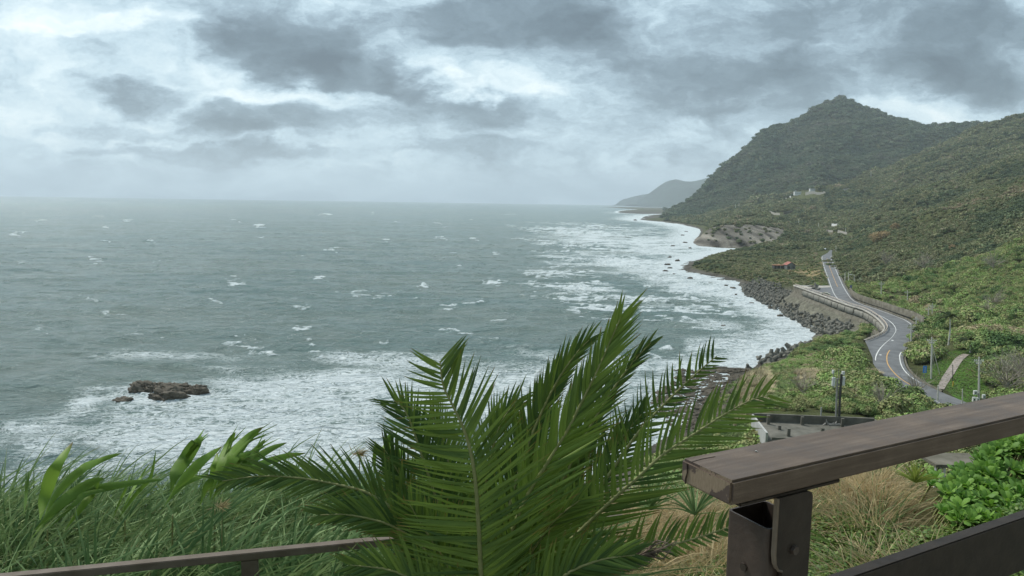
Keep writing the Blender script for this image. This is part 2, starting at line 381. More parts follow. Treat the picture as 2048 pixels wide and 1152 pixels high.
# ------------------------------------------------------------------ sea
SC, SR = 900, 1250
su = np.linspace(-1.0, ray(1700, 420)[0]/ray(1700, 420)[1], SC); sl = np.linspace(math.log(62), math.log(14500), SR)
SY = np.exp(sl)[:, None]+0*su[None]; SX = SY*su[None]
# swell runs towards the bay, seen slightly turned
def rot(X, Y, a): return X*math.cos(a)+Y*math.sin(a), -X*math.sin(a)+Y*math.cos(a)
a1, b1 = rot(SX, SY, -.12)
def ridge(n, p=2): return (1-np.abs(n))**p
w = .9*ridge(fbm(a1/70, b1/24, 3, 41, .45))+.55*ridge(fbm(a1/22+3, b1/8, 3, 52, .5))+.6*fbm(SX/120, SY/60, 2, 60)
att_d = 1/(1+(SY/2500)**2)
dcs = polydist(SX[::3, ::3], SY[::3, ::3], coast); 
def up(a, shp):
    i = np.arange(shp[0])/3; j = np.arange(shp[1])/3; i = np.minimum(i, a.shape[0]-1.001); j = np.minimum(j, a.shape[1]-1.001)
    i0, j0 = i.astype(int), j.astype(int); f, g = (i-i0)[:, None], (j-j0)[None]
    return (a[i0][:, j0]*(1-g)+a[i0][:, j0+1]*g)*(1-f)+(a[i0+1][:, j0]*(1-g)+a[i0+1][:, j0+1]*g)*f
dcs = up(dcs, SX.shape)
SZ = (w-.8)*att_d*np.clip(dcs/25, .25, 1)*1.8
spx, spy = proj(np.stack([SX, SY, SX*0], -1))
foam = np.zeros(SX.shape)
def patch(px, py, rx, ry, wt, ang=0, pw=2, local=False):
    global foam
    if local:
        Yc = [PZ(px, max(py+s_*(ry*3+rx*.35), 412+.0148*px), 0)[1] for s_ in (-1, 1)]; i0, i1 = np.searchsorted(sl, [math.log(min(Yc[1], 14000)), math.log(min(max(Yc[0], Yc[1]+5), 14400))]); uu = [ray(px+s_*rx*2.4, py)[0]/ray(px+s_*rx*2.4, py)[1] for s_ in (-1, 1)]; j0, j1 = np.searchsorted(su, uu)
        if i1-i0 < 2 or j1-j0 < 2: return
        S_ = np.s_[i0:i1, j0:j1]; X_, Y_ = spx[S_]-px, spy[S_]-py; jit = fbm(SX[S_]/(3+Yc[1]*.012)+px, SY[S_]/(3+Yc[1]*.012), 4, int(px) % 90); a = R(ang)
        x, y = X_*math.cos(a)+Y_*math.sin(a), -X_*math.sin(a)+Y_*math.cos(a); y = y+jit*ry*3.2+ry*1.2*(x/rx)**2*(1 if int(py) % 2 else -1); x = x+jit*rx*.5
        brk = np.clip(.62+1.5*fbm(SX[S_]/(2+Yc[1]*.01), SY[S_]/(1+Yc[1]*.006)+py, 4, 7), 0, 1)
        g_ = wt*np.exp(-((np.abs(x)/rx)**4+(np.abs(y)/ry)**2))*brk
        foam[S_] = np.maximum(foam[S_], g_); SZ[S_] += g_*.5; return
    dx, dy = (spx-px), (spy-py); a = R(ang); x, y = dx*math.cos(a)+dy*math.sin(a), -dx*math.sin(a)+dy*math.cos(a)
    foam = np.maximum(foam, wt*np.exp(-((np.abs(x)/rx)**pw+(np.abs(y)/ry)**pw)))
wob = 60*fbm(SX/40, SY/25, 3, 70)
spx0, spy0 = spx, spy; spx = spx+wob; spy = spy+wob*.25
patch(700, 790, 400, 70, .92, -3, 2); patch(1050, 790, 330, 70, .72, 0, 3); patch(180, 850, 330, 110, .40, -8); patch(500, 720, 420, 30, .36, 0); patch(300, 690, 330, 26, .22, -4); patch(1250, 730, 300, 40, .45, 4); patch(420, 860, 330, 80, .78, -8, 3); patch(150, 930, 260, 75, .62, -10)
patch(560, 900, 330, 70, .75, 0, 3); patch(330, 790, 170, 34, .8); patch(190, 800, 95, 40, .66, -25); patch(60, 905, 120, 40, .7, -20); patch(930, 735, 420, 26, .62, 4); patch(1130, 900, 260, 60, .5)
patch(700, 760, 200, 26, .95, -4); patch(850, 800, 250, 40, .95, 0)
patch(1250, 480, 150, 9, .95, 0); patch(1260, 527, 190, 10, .85, 2); patch(1330, 545, 180, 26, .8, 8); patch(1300, 460, 120, 6, .6); patch(1340, 500, 130, 22, .82); patch(1400, 575, 160, 24, .8, 12)
patch(1530, 625, 130, 34, .9, 30); patch(1470, 690, 130, 20, .75, -8); patch(1560, 680, 80, 16, .8, -10); patch(1380, 790, 90, 60, .85); patch(1160, 473, 100, 4, .7); patch(1180, 585, 80, 4, .6); patch(1350, 610, 110, 6, .5); patch(1440, 650, 90, 22, .5, 10)
spx, spy = spx0, spy0
# single breaking crests
for (x, y, rx, ry, a) in [(740, 589, 55, 4.2, 3), (495, 686, 55, 7, 4), (605, 661, 30, 4, 8), (950, 609, 32, 4, -8), (900, 613, 26, 3, 0), (990, 567, 38, 3, 0), (848, 574, 16, 4, -6), (1000, 640, 20, 3, 0), (1150, 583, 40, 3.5, 3),
   (1190, 583, 30, 5, 5), (1255, 598, 22, 4, 8), (1378, 634, 22, 7, 15), (520, 452, 16, 2, 0), (640, 556, 18, 2.5, 0), (300, 482, 14, 2, 0), (535, 700, 32, 5, -4), (1120, 527, 40, 3, 0), (1210, 571, 40, 2.5, 3),
   (1165, 487, 60, 3.5, 2), (1100, 488, 40, 2.5, 0), (255, 441, 14, 1.6, 0), (180, 600, 20, 2.5, 0), (430, 600, 16, 2, 5), (660, 500, 14, 2, 0), (880, 476, 16, 2, 0), (30, 470, 14, 1.6, 0), (620, 690, 14, 8, -40)]:
    patch(x, y, rx*.8, ry*.85, 1.15, a, 2, True)
rc_ = random.Random(5)
for q in range(85):
    y = 425+300*rc_.random()**1.25; x = rc_.uniform(-20, 1420); s_ = (y-405)/200; patch(x, y, rc_.uniform(6, 26)*(.5+s_*.8), rc_.uniform(.9, 2.1)*(.5+s_), rc_.uniform(.35, 1.0), rc_.uniform(-6, 9), 2, True)
for q in range(46):
    x = rc_.uniform(1060, 1420); y = rc_.uniform(448, 640); s_ = (y-420)/120; patch(x, y, rc_.uniform(45, 130), rc_.uniform(.9, 2.2)*(.7+s_), 1.1, rc_.uniform(-2, 5), 2, True)
foam = foam*np.clip(.92+.55*fbm(SX/34, SY/16, 4, 171), .3, 1.25)
near = 10+SY*.035
foam = np.maximum(foam, .95*np.exp(-(dcs/near)**2)*sstep(6000, 1500, SY)); foam = np.maximum(foam, np.exp(-(dcs/(3.5+SY*.004))**2))
msk = (dcs < 14) | ~inpoly(SX, SY, land_poly)
SZ += .25*foam*ridge(fbm(SX/6, SY/4, 3, 88))*att_d
Fq = grid_faces(SR, SC); Fq = Fq[msk.ravel()[Fq].any(1)]
ms = mesh_np('sea', np.stack([SX, SY, SZ], -1).reshape(-1, 3), Fq, True, {'foam': ('POINT', 'FLOAT', foam)})
m_sea, t, b = newmat('sea_water')
pos = t.node('ShaderNodeNewGeometry').outputs['Position']
fa = t.node('ShaderNodeAttribute', attribute_name='foam').outputs['Fac']
mp = t.node('ShaderNodeMapping', ins={'Scale': (1, 1.9, 1), 'Rotation': (0, 0, R(8)), 'Vector': pos}).outputs[0]
lac = t.noise(mp, .30, 9, .62, 1.1); lac2 = t.noise(mp, .10, 8, .6, 1.4); big = t.noise(mp, .028, 5, .6, .5)
D_ = t.math('ADD', fa, t.math('ADD', t.math('MULTIPLY', t.math('SUBTRACT', big, .5), .9), t.math('MULTIPLY', t.math('SUBTRACT', lac2, .5), .5)))
D_ = t.math('MULTIPLY', D_, t.maprange(fa, .02, .25))
v1 = t.math('ABSOLUTE', t.math('SUBTRACT', lac, .5)); v2 = t.math('MULTIPLY', t.math('ABSOLUTE', t.math('SUBTRACT', lac2, .49)), 1.15)
wth = t.math('SUBTRACT', t.math('MULTIPLY', D_, .125), .018)
ff = t.maprange(t.math('SUBTRACT', wth, t.math('MINIMUM', v1, v2)), -.03, .045)
ff = t.math('MULTIPLY', ff, t.maprange(D_, .12, .5))
soft = t.math('MULTIPLY', t.maprange(D_, .3, 1.1), .45); ff = t.math('MAXIMUM', ff, soft)
caps = t.noise(t.node('ShaderNodeMapping', ins={'Scale': (.35, 1.3, 1), 'Rotation': (0, 0, R(6)), 'Vector': pos}).outputs[0], .05, 6, .72, .4)
ff = t.math('MAXIMUM', ff, t.math('MULTIPLY', t.maprange(caps, .705, .75), .65), clamp=True)
deep = t.ramp(t.noise(mp, .006, 5, .6), [(.35, (.105, .185, .175)), (.65, (.18, .238, .210))])
bc = t.mix(t.maprange(t.noise(mp, .05, 5, .6), .3, .7), deep, t.mix(.5, deep, (.19, .23, .20)))
t.l.new(t.mix(ff, bc, (.66, .72, .73)), b.inputs['Base Color'])
t.l.new(t.maprange(ff, 0, 1, .20, .9), b.inputs['Roughness']); b.inputs['IOR'].default_value = 1.33
t.l.new(t.maprange(ff, 0, 1, .5, .1), b.inputs['Specular IOR Level'])
w1 = t.noise(mp, .42, 8, .62, .5); w2 = t.noise(mp, .10, 5, .55, .4)
bp = t.node('ShaderNodeBump', ins={'Strength': 1.0, 'Distance': 1.0, 'Height': t.math('ADD', t.math('MULTIPLY', w1, 2.3), t.math('MULTIPLY', w2, 4.6))})
t.l.new(bp.outputs[0], b.inputs['Normal'])
sea = link('sea', ms, m_sea); tag(sea, kind='structure')

# ------------------------------------------------------------------ haze
m_hz = bpy.data.materials.new('haze'); m_hz.use_nodes = True; tr = m_hz.node_tree; tr.nodes.clear()
out = tr.nodes.new('ShaderNodeOutputMaterial'); pv = tr.nodes.new('ShaderNodeVolumePrincipled')
pv.inputs['Color'].default_value = (.86, .93, 1, 1); pv.inputs['Density'].default_value = HAZE_D; pv.inputs['Anisotropy'].default_value = .1
tr.links.new(pv.outputs[0], out.inputs['Volume'])
hb = MB(); hb.box((0, 7000, 302), (34000, 16200, 636)); hz_o = hb.build('haze', m_hz); tag(hz_o, kind='stuff')
# ------------------------------------------------------------------ sky and light
world = bpy.data.worlds.new('World'); scene.world = world; world.use_nodes = True
t = NT(world.node_tree); bg = world.node_tree.nodes['Background']
SUN_EL, SUN_AZ = R(52), R(-48)      # azimuth from +Y towards +X
sky = t.node('ShaderNodeTexSky', sky_type='NISHITA'); sky.sun_disc = False; sky.sun_elevation = SUN_EL; sky.sun_rotation = SUN_AZ; sky.air_density = 1.2; sky.dust_density = 2
tc = t.node('ShaderNodeTexCoord').outputs['Generated']
sx = t.node('ShaderNodeSeparateXYZ', ins={0: tc})
dy = t.math('MAXIMUM', t.math('ABSOLUTE', sx.outputs[1]), .12)
U = t.math('DIVIDE', sx.outputs[0], dy); Vv = t.math('DIVIDE', sx.outputs[2], dy)
comb = t.node('ShaderNodeCombineXYZ', ins={0: U, 1: t.math('MULTIPLY', Vv, 2.0), 2: 0.0}).outputs[0]
wrp = t.node('ShaderNodeTexNoise', ins={'Vector': comb, 'Scale': 7.0, 'Detail': 9, 'Roughness': .6})
wv = t.node('ShaderNodeVectorMath', operation='SUBTRACT', ins={0: wrp.outputs['Color'], 1: (.5, .5, .5)}).outputs[0]
wv = t.node('ShaderNodeVectorMath', operation='SCALE', ins={0: wv, 'Scale': .21}).outputs[0]
wc = t.node('ShaderNodeVectorMath', operation='ADD', ins={0: comb, 1: wv}).outputs[0]
def blob(px, py, rx, ry, ang=0):
    v = ray(px, py); u0, v0 = v[0]/v[1], v[2]/v[1]*2
    a = t.node('ShaderNodeVectorMath', operation='SUBTRACT', ins={0: wc, 1: (u0, v0, 0)}).outputs[0]
    m = t.node('ShaderNodeMapping', ins={'Vector': a, 'Rotation': (0, 0, R(ang)), 'Scale': (FPX/rx, FPX/ry/2, 0)}).outputs[0]
    L = t.node('ShaderNodeVectorMath', operation='LENGTH', ins={0: m}).outputs['Value']
    return t.maprange(L, 1.15, .45)
n_big = t.noise(comb, 2.6, 6, .55, .4); n_mid = t.noise(wc, 7, 11, .68, .1); n_str = t.noise(t.node('ShaderNodeMapping', ins={'Vector': wc, 'Scale': (2.2, 9, 1)}).outputs[0], 1.8, 6, .6)
# brightness of the cloud sheet
val = t.math('ADD', .375, t.math('MULTIPLY', t.math('SUBTRACT', n_mid, .5), 1.3))
val = t.math('ADD', val, t.math('MULTIPLY', t.math('SUBTRACT', n_big, .5), .25))
for (x, y, rx, ry, a, w_) in [  # bright openings and pale sheets (photo pixels), then dark masses
   (120, 120, 420, 190, 0, .14), (230, 45, 240, 20, 12, .20), (60, 15, 160, 20, 0, .04), (960, 170, 190, 34, 10, .34), (870, 130, 60, 40, 30, .22), (540, 190, 120, 24, 5, .2), (700, 200, 130, 26, 15, .2), (60, 230, 200, 30, 0, .08), (740, 290, 120, 26, 10, .12), (1150, 170, 140, 60, 0, .10), (300, 290, 300, 22, 0, .08),
   (1860, 225, 170, 34, -8, .22), (1300, 260, 140, 50, 25, .08), (460, 130, 70, 40, 0, .16),
   (590, 80, 190, 80, 0, -.42), (700, 140, 160, 52, 15, -.30), (820, 160, 70, 50, 10, -.26), (430, 60, 70, 50, 0, -.15), (1010, 35, 250, 50, 0, -.34), (1240, 80, 260, 60, 0, -.20), (1330, 150, 200, 50, 5, -.10), (1450, 170, 300, 66, 12, -.17), (1720, 60, 380, 130, 0, -.12), (1960, 90, 240, 110, 0, -.24), (1700, 160, 330, 60, 0, -.10),
   (270, 190, 120, 40, 0, -.28), (170, 160, 80, 20, 20, -.10), (520, 240, 180, 36, 0, -.30), (360, 300, 260, 18, 0, -.14), (900, 300, 240, 20, 0, -.12), (980, 225, 120, 42, 0, -.28), (820, 200, 80, 40, 0, -.15), (450, 300, 420, 16, 0, -.10), (350, 262, 300, 18, 0, -.10), (1480, 230, 180, 40, 15, -.12)]:
    val = t.math('ADD', val, t.math('MULTIPLY', blob(x, y, rx, ry, a), w_*(1.12 if w_ < 0 else .9)))
# towards the horizon the clouds run together into an even veil
lowf = t.maprange(Vv, -.01, .06)
veil = t.math('ADD', .30, t.math('MULTIPLY', t.math('SUBTRACT', n_str, .5), .4))
val = t.math('ADD', t.math('MULTIPLY', val, lowf), t.math('MULTIPLY', veil, t.math('SUBTRACT', 1.0, lowf)))
behind = t.maprange(sx.outputs[1], .3, .0)       # the rest of the sky, out of view: an even cloud sheet
val = t.math('ADD', t.math('MULTIPLY', val, t.math('SUBTRACT', 1., behind)), t.math('MULTIPLY', .36, behind))
cl = t.ramp(t.math('ADD', t.math('MULTIPLY', val, .75), .25), [(.0, (.06, .085, .105)), (.16, (.085, .12, .145)), (.33, (.125, .172, .205)), (.47, (.205, .275, .322)), (.59, (.305, .395, .445)), (.72, (.415, .495, .525)), (.88, (.54, .585, .59)), (1., (.64, .655, .64))])
cl10 = t.node('ShaderNodeVectorMath', operation='SCALE', ins={0: cl, 'Scale': 10.0}).outputs[0]
fin = t.mix(.97, sky.outputs[0], cl10)
t.l.new(fin, bg.inputs['Color']); bg.inputs['Strength'].default_value = .1
sd = bpy.data.lights.new('sun', 'SUN'); sun = bpy.data.objects.new('sun', sd); C.objects.link(sun)
sd.energy = 1.8; sd.angle = R(14); sd.color = (1, .95, .88)
dv = Vector((math.sin(SUN_AZ)*math.cos(SUN_EL), math.cos(SUN_AZ)*math.cos(SUN_EL), math.sin(SUN_EL)))
sun.rotation_euler = dv.to_track_quat('Z', 'Y').to_euler()
vs = scene.view_settings; vs.view_transform = 'Standard'; vs.look = 'None'; vs.exposure = .97; vs.gamma = 1
cy = scene.cycles; cy.max_bounces = 5; cy.diffuse_bounces = 3; cy.glossy_bounces = 2; cy.transmission_bounces = 2; cy.volume_bounces = 1; cy.transparent_max_bounces = 4
# ------------------------------------------------------------------ vegetation on the hills
def foliage_mat(name, ramp_, sc=.03, rough=.75, per=.35):
    m, t, b = newmat(name)
    pos = t.node('ShaderNodeNewGeometry').outputs['Position']
    z = t.noise(pos, sc, 5, .65, .3)
    z2 = t.noise(pos, sc*9, 4, .6)
    f = t.math('ADD', t.math('MULTIPLY', z, .62), t.math('MULTIPLY', z2, .38))
    base = t.ramp(f, ramp_)
    oi = t.node('ShaderNodeObjectInfo').outputs['Random']
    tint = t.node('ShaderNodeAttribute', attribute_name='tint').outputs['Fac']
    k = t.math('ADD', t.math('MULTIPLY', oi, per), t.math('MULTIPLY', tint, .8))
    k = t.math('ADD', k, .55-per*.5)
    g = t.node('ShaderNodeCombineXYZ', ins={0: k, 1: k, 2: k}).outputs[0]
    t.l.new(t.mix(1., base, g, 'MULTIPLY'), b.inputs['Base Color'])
    b.inputs['Roughness'].default_value = rough; b.inputs['Specular IOR Level'].default_value = .25
    return m
m_wood = foliage_mat('wood_foliage', [(.38, (.065, .098, .055)), (.46, (.12, .16, .072)), (.505, (.225, .215, .11)), (.55, (.145, .195, .08)), (.62, (.34, .28, .18))], .012, .75, .16)
m_scrub = foliage_mat('scrub_foliage', [(.38, (.08, .145, .048)), (.455, (.17, .255, .075)), (.50, (.30, .29, .13)), (.545, (.20, .33, .08)), (.62, (.40, .33, .20))], .035)
m_mount = foliage_mat('hazed_mountain_foliage', [(.38, (.060, .10, .058)), (.47, (.09, .135, .072)), (.53, (.125, .16, .085)), (.62, (.14, .145, .10))], .006, .8, .12)  # distance haze put into the leaf colour: bluer, darker, more even green
m_bark = simple('bark', (.22, .19, .155), .9, .1, 0, .35, 3)
m_bare = simple('grey_twigs', (.30, .27, .22), .9, .1, 0, .2, 3)
def crown_mesh(name, n, size, seed, flat=.75, lobes=7, mat=None):
    r = np.random.default_rng(seed); V = []; T = []
    L = r.normal(size=(lobes, 3)); L /= np.linalg.norm(L, axis=1)[:, None]; L[:, 2] = np.abs(L[:, 2])*.7; Lr = r.uniform(.38, .62, lobes)
    Lc = L*.55*np.array([1, 1, flat]); Lc = np.vstack([Lc, [[0, 0, .15]]]); Lr = np.r_[Lr, .62]
    k = r.integers(0, len(Lr), n); d = r.normal(size=(n, 3)); d /= np.linalg.norm(d, axis=1)[:, None]; d[:, 2] = np.where(d[:, 2] < -.3, -d[:, 2], d[:, 2])
    rad = Lr[k]*r.uniform(.72, 1.1, n); P = Lc[k]+d*rad[:, None]*np.array([1, 1, flat])
    nn = d+r.normal(size=(n, 3))*.55+np.array([0, 0, .35]); nn /= np.linalg.norm(nn, axis=1)[:, None]
    a = np.cross(nn, r.normal(size=(n, 3))); a /= np.linalg.norm(a, axis=1)[:, None]; bb = np.cross(nn, a)
    s = size*r.uniform(.6, 1.5, n)[:, None]; e = r.uniform(.35, .9, n)[:, None]
    V = np.stack([P-a*s, P-bb*s*e, P+a*s, P+bb*s*e+nn*s*.3], 1).reshape(-1, 3)
    F_ = np.arange(n*4).reshape(-1, 4)
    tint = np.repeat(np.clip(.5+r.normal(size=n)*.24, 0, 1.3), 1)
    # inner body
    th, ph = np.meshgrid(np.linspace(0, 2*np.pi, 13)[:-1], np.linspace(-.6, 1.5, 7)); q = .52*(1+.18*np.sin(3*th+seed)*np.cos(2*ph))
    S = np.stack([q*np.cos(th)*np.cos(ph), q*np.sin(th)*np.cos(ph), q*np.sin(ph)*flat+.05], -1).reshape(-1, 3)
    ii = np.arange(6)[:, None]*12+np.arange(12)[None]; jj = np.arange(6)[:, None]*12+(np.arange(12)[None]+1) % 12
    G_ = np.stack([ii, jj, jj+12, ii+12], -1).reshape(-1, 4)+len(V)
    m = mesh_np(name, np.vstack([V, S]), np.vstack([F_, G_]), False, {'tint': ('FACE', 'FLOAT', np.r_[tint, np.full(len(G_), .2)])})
    m.materials.append(mat); return m
def limbs(mb, r, n=6, h=1., spread=.5, r0=.05):
    mb.tube([(0, 0, -.9*h), (.02, .01, -.45*h), (.0, .03, -.05*h)], [r0, r0*.8, r0*.6], 6)
    for k in range(n):
        a = r.uniform(0, 6.28); e = r.uniform(.5, 1.2); d = Vector((math.cos(a)*math.cos(e), math.sin(a)*math.cos(e), math.sin(e)))
        s = Vector((0, .01, -.45*h+r.uniform(0, .3)*h)); mb.tube([s, s+d*spread*.5+Vector((0, 0, .05)), s+d*spread], [r0*.5, r0*.35, r0*.12], 5)
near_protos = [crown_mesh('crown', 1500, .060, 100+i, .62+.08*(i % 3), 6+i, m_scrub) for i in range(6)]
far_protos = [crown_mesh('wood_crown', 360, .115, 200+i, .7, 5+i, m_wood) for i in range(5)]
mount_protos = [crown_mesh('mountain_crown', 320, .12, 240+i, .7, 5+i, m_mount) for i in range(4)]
def tuft_mesh(name, n, seed, mat, lean=.25, w=.02):
    r = np.random.default_rng(seed); Vs = []; Fs = []; b = 0
    for i in range(n):
        a = r.uniform(0, 6.28); p = np.array([math.cos(a), math.sin(a), 0])*r.uniform(0, .35); d = np.array([math.cos(a)*r.uniform(.1, .7)+lean, math.sin(a)*r.uniform(.1, .7), 1.]); L = r.uniform(.6, 1.1)
        s = np.cross(d, [0, 0, 1.]); s = s/np.linalg.norm(s)*w*r.uniform(.6, 1.4)
        q = [p, p+d*.5*L, p+d*.85*L+np.array([.12, 0, -.1])]
        Vs += [q[0]-s, q[0]+s, q[1]-s, q[1]+s, q[2]-s*.3, q[2]+s*.3]; Fs += [(b, b+1, b+3, b+2), (b+2, b+3, b+5, b+4)]; b += 6
    m = mesh_np(name, np.array(Vs), np.array(Fs), False, {'tint': ('FACE', 'FLOAT', r.uniform(.2, .9, len(Fs)))}); m.materials.append(mat); return m
m_reed = foliage_mat('pale_reeds', [(.35, (.30, .24, .13)), (.5, (.42, .35, .22)), (.65, (.22, .24, .09))], .1)
m_meadow = foliage_mat('meadow_grass', [(.35, (.10, .17, .05)), (.5, (.16, .22, .07)), (.65, (.27, .25, .12))], .08)
reed_protos = [tuft_mesh('reed_tuft', 90, 300+i, m_reed, .2, .03) for i in range(3)]
grass_protos = [tuft_mesh('grass_tuft', 110, 310+i, m_meadow, .35, .035) for i in range(3)]

def scatter_object(name, pts, scl, rotz, idx, meshes, label, cat, kind='stuff'):
    coll = bpy.data.collections.new(name+'_kinds')
    for i, m in enumerate(meshes):
        o = bpy.data.objects.new('%s_kind' % name, m); coll.objects.link(o)
    names = sorted(o.name for o in coll.objects)
    me = bpy.data.meshes.new(name); me.vertices.add(len(pts)); me.vertices.foreach_set('co', np.ascontiguousarray(pts, np.float32).ravel())
    for an, dat, typ in (('s', scl, 'FLOAT_VECTOR'), ('rz', rotz, 'FLOAT_VECTOR'), ('k', idx, 'INT')):
        a = me.attributes.new(an, typ, 'POINT'); a.data.foreach_set('vector' if typ == 'FLOAT_VECTOR' else 'value', np.ascontiguousarray(dat, np.int32 if typ == 'INT' else np.float32).ravel())
    o = bpy.data.objects.new(name, me); C.objects.link(o); me.update()
    ng = bpy.data.node_groups.new(name, 'GeometryNodeTree')
    ng.interface.new_socket('Geometry', in_out='INPUT', socket_type='NodeSocketGeometry'); ng.interface.new_socket('Geometry', in_out='OUTPUT', socket_type='NodeSocketGeometry')
    N = ng.nodes; Lk = ng.links; gi = N.new('NodeGroupInput'); go = N.new('NodeGroupOutput')
    ip = N.new('GeometryNodeInstanceOnPoints'); ci = N.new('GeometryNodeCollectionInfo'); ci.inputs['Collection'].default_value = coll
    ci.inputs['Separate Children'].default_value = True; ci.inputs['Reset Children'].default_value = True
    m2p = N.new('GeometryNodeMeshToPoints')
    Lk.new(gi.outputs[0], m2p.inputs[0]); Lk.new(m2p.outputs[0], ip.inputs['Points']); Lk.new(ci.outputs[0], ip.inputs['Instance']); ip.inputs['Pick Instance'].default_value = True
    def na(nm, typ):
        n = N.new('GeometryNodeInputNamedAttribute'); n.data_type = typ; n.inputs['Name'].default_value = nm; return n.outputs['Attribute']
    Lk.new(na('s', 'FLOAT_VECTOR'), ip.inputs['Scale']); Lk.new(na('rz', 'FLOAT_VECTOR'), ip.inputs['Rotation']); Lk.new(na('k', 'INT'), ip.inputs['Instance Index'])
    Lk.new(ip.outputs[0], go.inputs[0])
    md = o.modifiers.new('scatter', 'NODES'); md.node_group = ng
    tag(o, label, cat, None, kind); return o
# scatter points: spacing grows with distance
CLEAR = [[(1552, 397), (1584, 394), (1588, 382), (1632, 379), (1650, 386), (1650, 395), (1612, 400), (1584, 402), (1552, 404)], [(1682, 378), (1700, 376), (1700, 386), (1684, 389)], [(1533, 426), (1586, 422), (1586, 430), (1560, 436), (1534, 433)], [(1660, 451), (1678, 451), (1678, 458), (1660, 458)], [(1648, 461), (1694, 465), (1716, 464), (1708, 480), (1690, 474), (1648, 469)], PATH, FIELD, [(1548, 533), (1556, 526), (1598, 526), (1640, 535), (1640, 541), (1555, 541)],
  [(1495, 905), (1496, 822), (1560, 822), (1700, 828), (1760, 845), (1760, 905)], LAWN,
  [(1882, 716), (1882, 684), (1914, 684), (1914, 716)], [(1925, 725), (1925, 696), (1958, 696), (1958, 725)], [(1838, 730), (1860, 730), (1866, 752), (1880, 775), (1838, 764)]]
MEADOW = [(1400, 900), (1402, 830), (1425, 790), (1470, 752), (1520, 738), (1600, 740), (1640, 765), (1600, 790), (1560, 800), (1530, 822), (1495, 830), (1495, 905)]
u0, u1 = ray(1330, 420)[0]/ray(1330, 420)[1], .84
N0 = 1000000
su_, sl_ = rng.uniform(u0, u1, N0), rng.uniform(math.log(66), math.log(5200), N0)
yy = np.exp(sl_); xx = su_*yy
spc = np.maximum(2.4, .0034*yy); cell = spc*1.0
# thin to one per cell
order = rng.permutation(N0); lv = np.round(np.log(np.maximum(yy, 705)/705)*4)
cs = np.maximum(2.4, .0034*705*np.exp(lv/4))
key = (np.round(xx/cs).astype(np.int64)*1000003+np.round(yy/cs).astype(np.int64))*100+lv.astype(np.int64)
_, ui = np.unique(key[order], return_index=True); ix = order[ui]
xx, yy, spc = xx[ix], yy[ix], cs[ix]
zz = tz(xx, yy); inland = inpoly(xx, yy, land_poly)
dcoast = np.full(xx.shape, 1e3); dcoast = polydist(xx, yy, coast)
droad, dlt, binb, slp = gs(best, xx, yy), gs(dlot, xx, yy), gs(inb.astype(float), xx, yy), gs(slope[..., 0], xx, yy)
ppx, ppy = proj(np.stack([xx, yy, zz], -1))
ok = inland & (zz > 1.6) & (dcoast > 7+yy*.008) & (binb < .05)
ok &= (droad > 3.2) & ((dlt > 2.6))
ok &= ~(inpoly(ppx, ppy, CLIFF) & (yy < 1200) & (rng.uniform(size=xx.shape) > .035))
for pl in CLEAR: ok &= ~inpoly(ppx, ppy, pl)
# stay low in front of the road where the photo shows it over the scrub
mead = inpoly(ppx, ppy, MEADOW); shore = (dcoast < 30+yy*.01) & (yy < 900)
flat = inpoly(ppx, ppy, [(1355, 540), (1480, 500), (1640, 498), (1662, 570), (1590, 570), (1500, 590)])
dens = fbm(xx/60, yy/60, 3, 5)
gapn = fbm(xx/38, yy/38, 4, 61); ok &= ~((gapn < -.20) & (rng.uniform(size=xx.shape) < .75) & (yy < 1500) & (yy > 230))
ok &= ~(mead & (rng.uniform(size=xx.shape) > .10+.25*(dens > .15)))
ok &= ~(flat & (rng.uniform(size=xx.shape) > .62+dens*.9))
xx, yy, zz, spc, mead, shore, flat, droad, dens, ppx, ppy = [a[ok] for a in (xx, yy, zz, spc, mead, shore, flat, droad, dens, ppx, ppy)]
n = len(xx); print('shrubs', n)
rad = spc*rng.uniform(.5, 1.2, n)*(1+.45*np.clip(fbm(xx/40, yy/40, 3, 8), -.6, 1))
rad = np.where(rng.uniform(size=n) < .10, rad*1.6, rad)
rad *= np.where(shore | flat, .72, 1)*np.where(mead, .7, 1)
rad = np.minimum(rad, np.maximum(1.2, (droad+.5)*.75))
hgt = rad*rng.uniform(.75, 1.25, n); hgt *= np.where(shore | flat, .7, 1)
pts = np.stack([xx, yy, zz+hgt*.28], -1); sc3 = np.stack([rad, rad, hgt], -1)
rz = np.stack([rng.uniform(-.25, .25, n), rng.uniform(-.25, .25, n), rng.uniform(0, 6.28, n)], -1)
big = rad/yy*np.where((ppx > 1380) & (ppx < 2048) & (ppy < 905), 1, 0)
near_i = np.argsort(-big)[:270]; isn = np.zeros(n, bool); isn[near_i] = True
mid = (yy < 420) & ~isn; far = ~mid & ~isn
scatter_object('hillside_scrub', pts[mid], sc3[mid], rz[mid], rng.integers(0, 6, mid.sum()), near_protos, 'dense olive and green scrub covering the slope right of the road', 'scrub')
mt = far & (yy > 2250); far = far & ~mt
scatter_object('mountain_forest', pts[mt], sc3[mt], rz[mt], rng.integers(0, 4, mt.sum()), mount_protos, 'even dark forest on the big far mountain, haze blue put into its green', 'forest')
scatter_object('hill_forest', pts[far], sc3[far], rz[far], rng.integers(0, 5, far.sum()), far_protos, 'olive green forest covering the nearer coastal hills below the big mountain', 'forest')
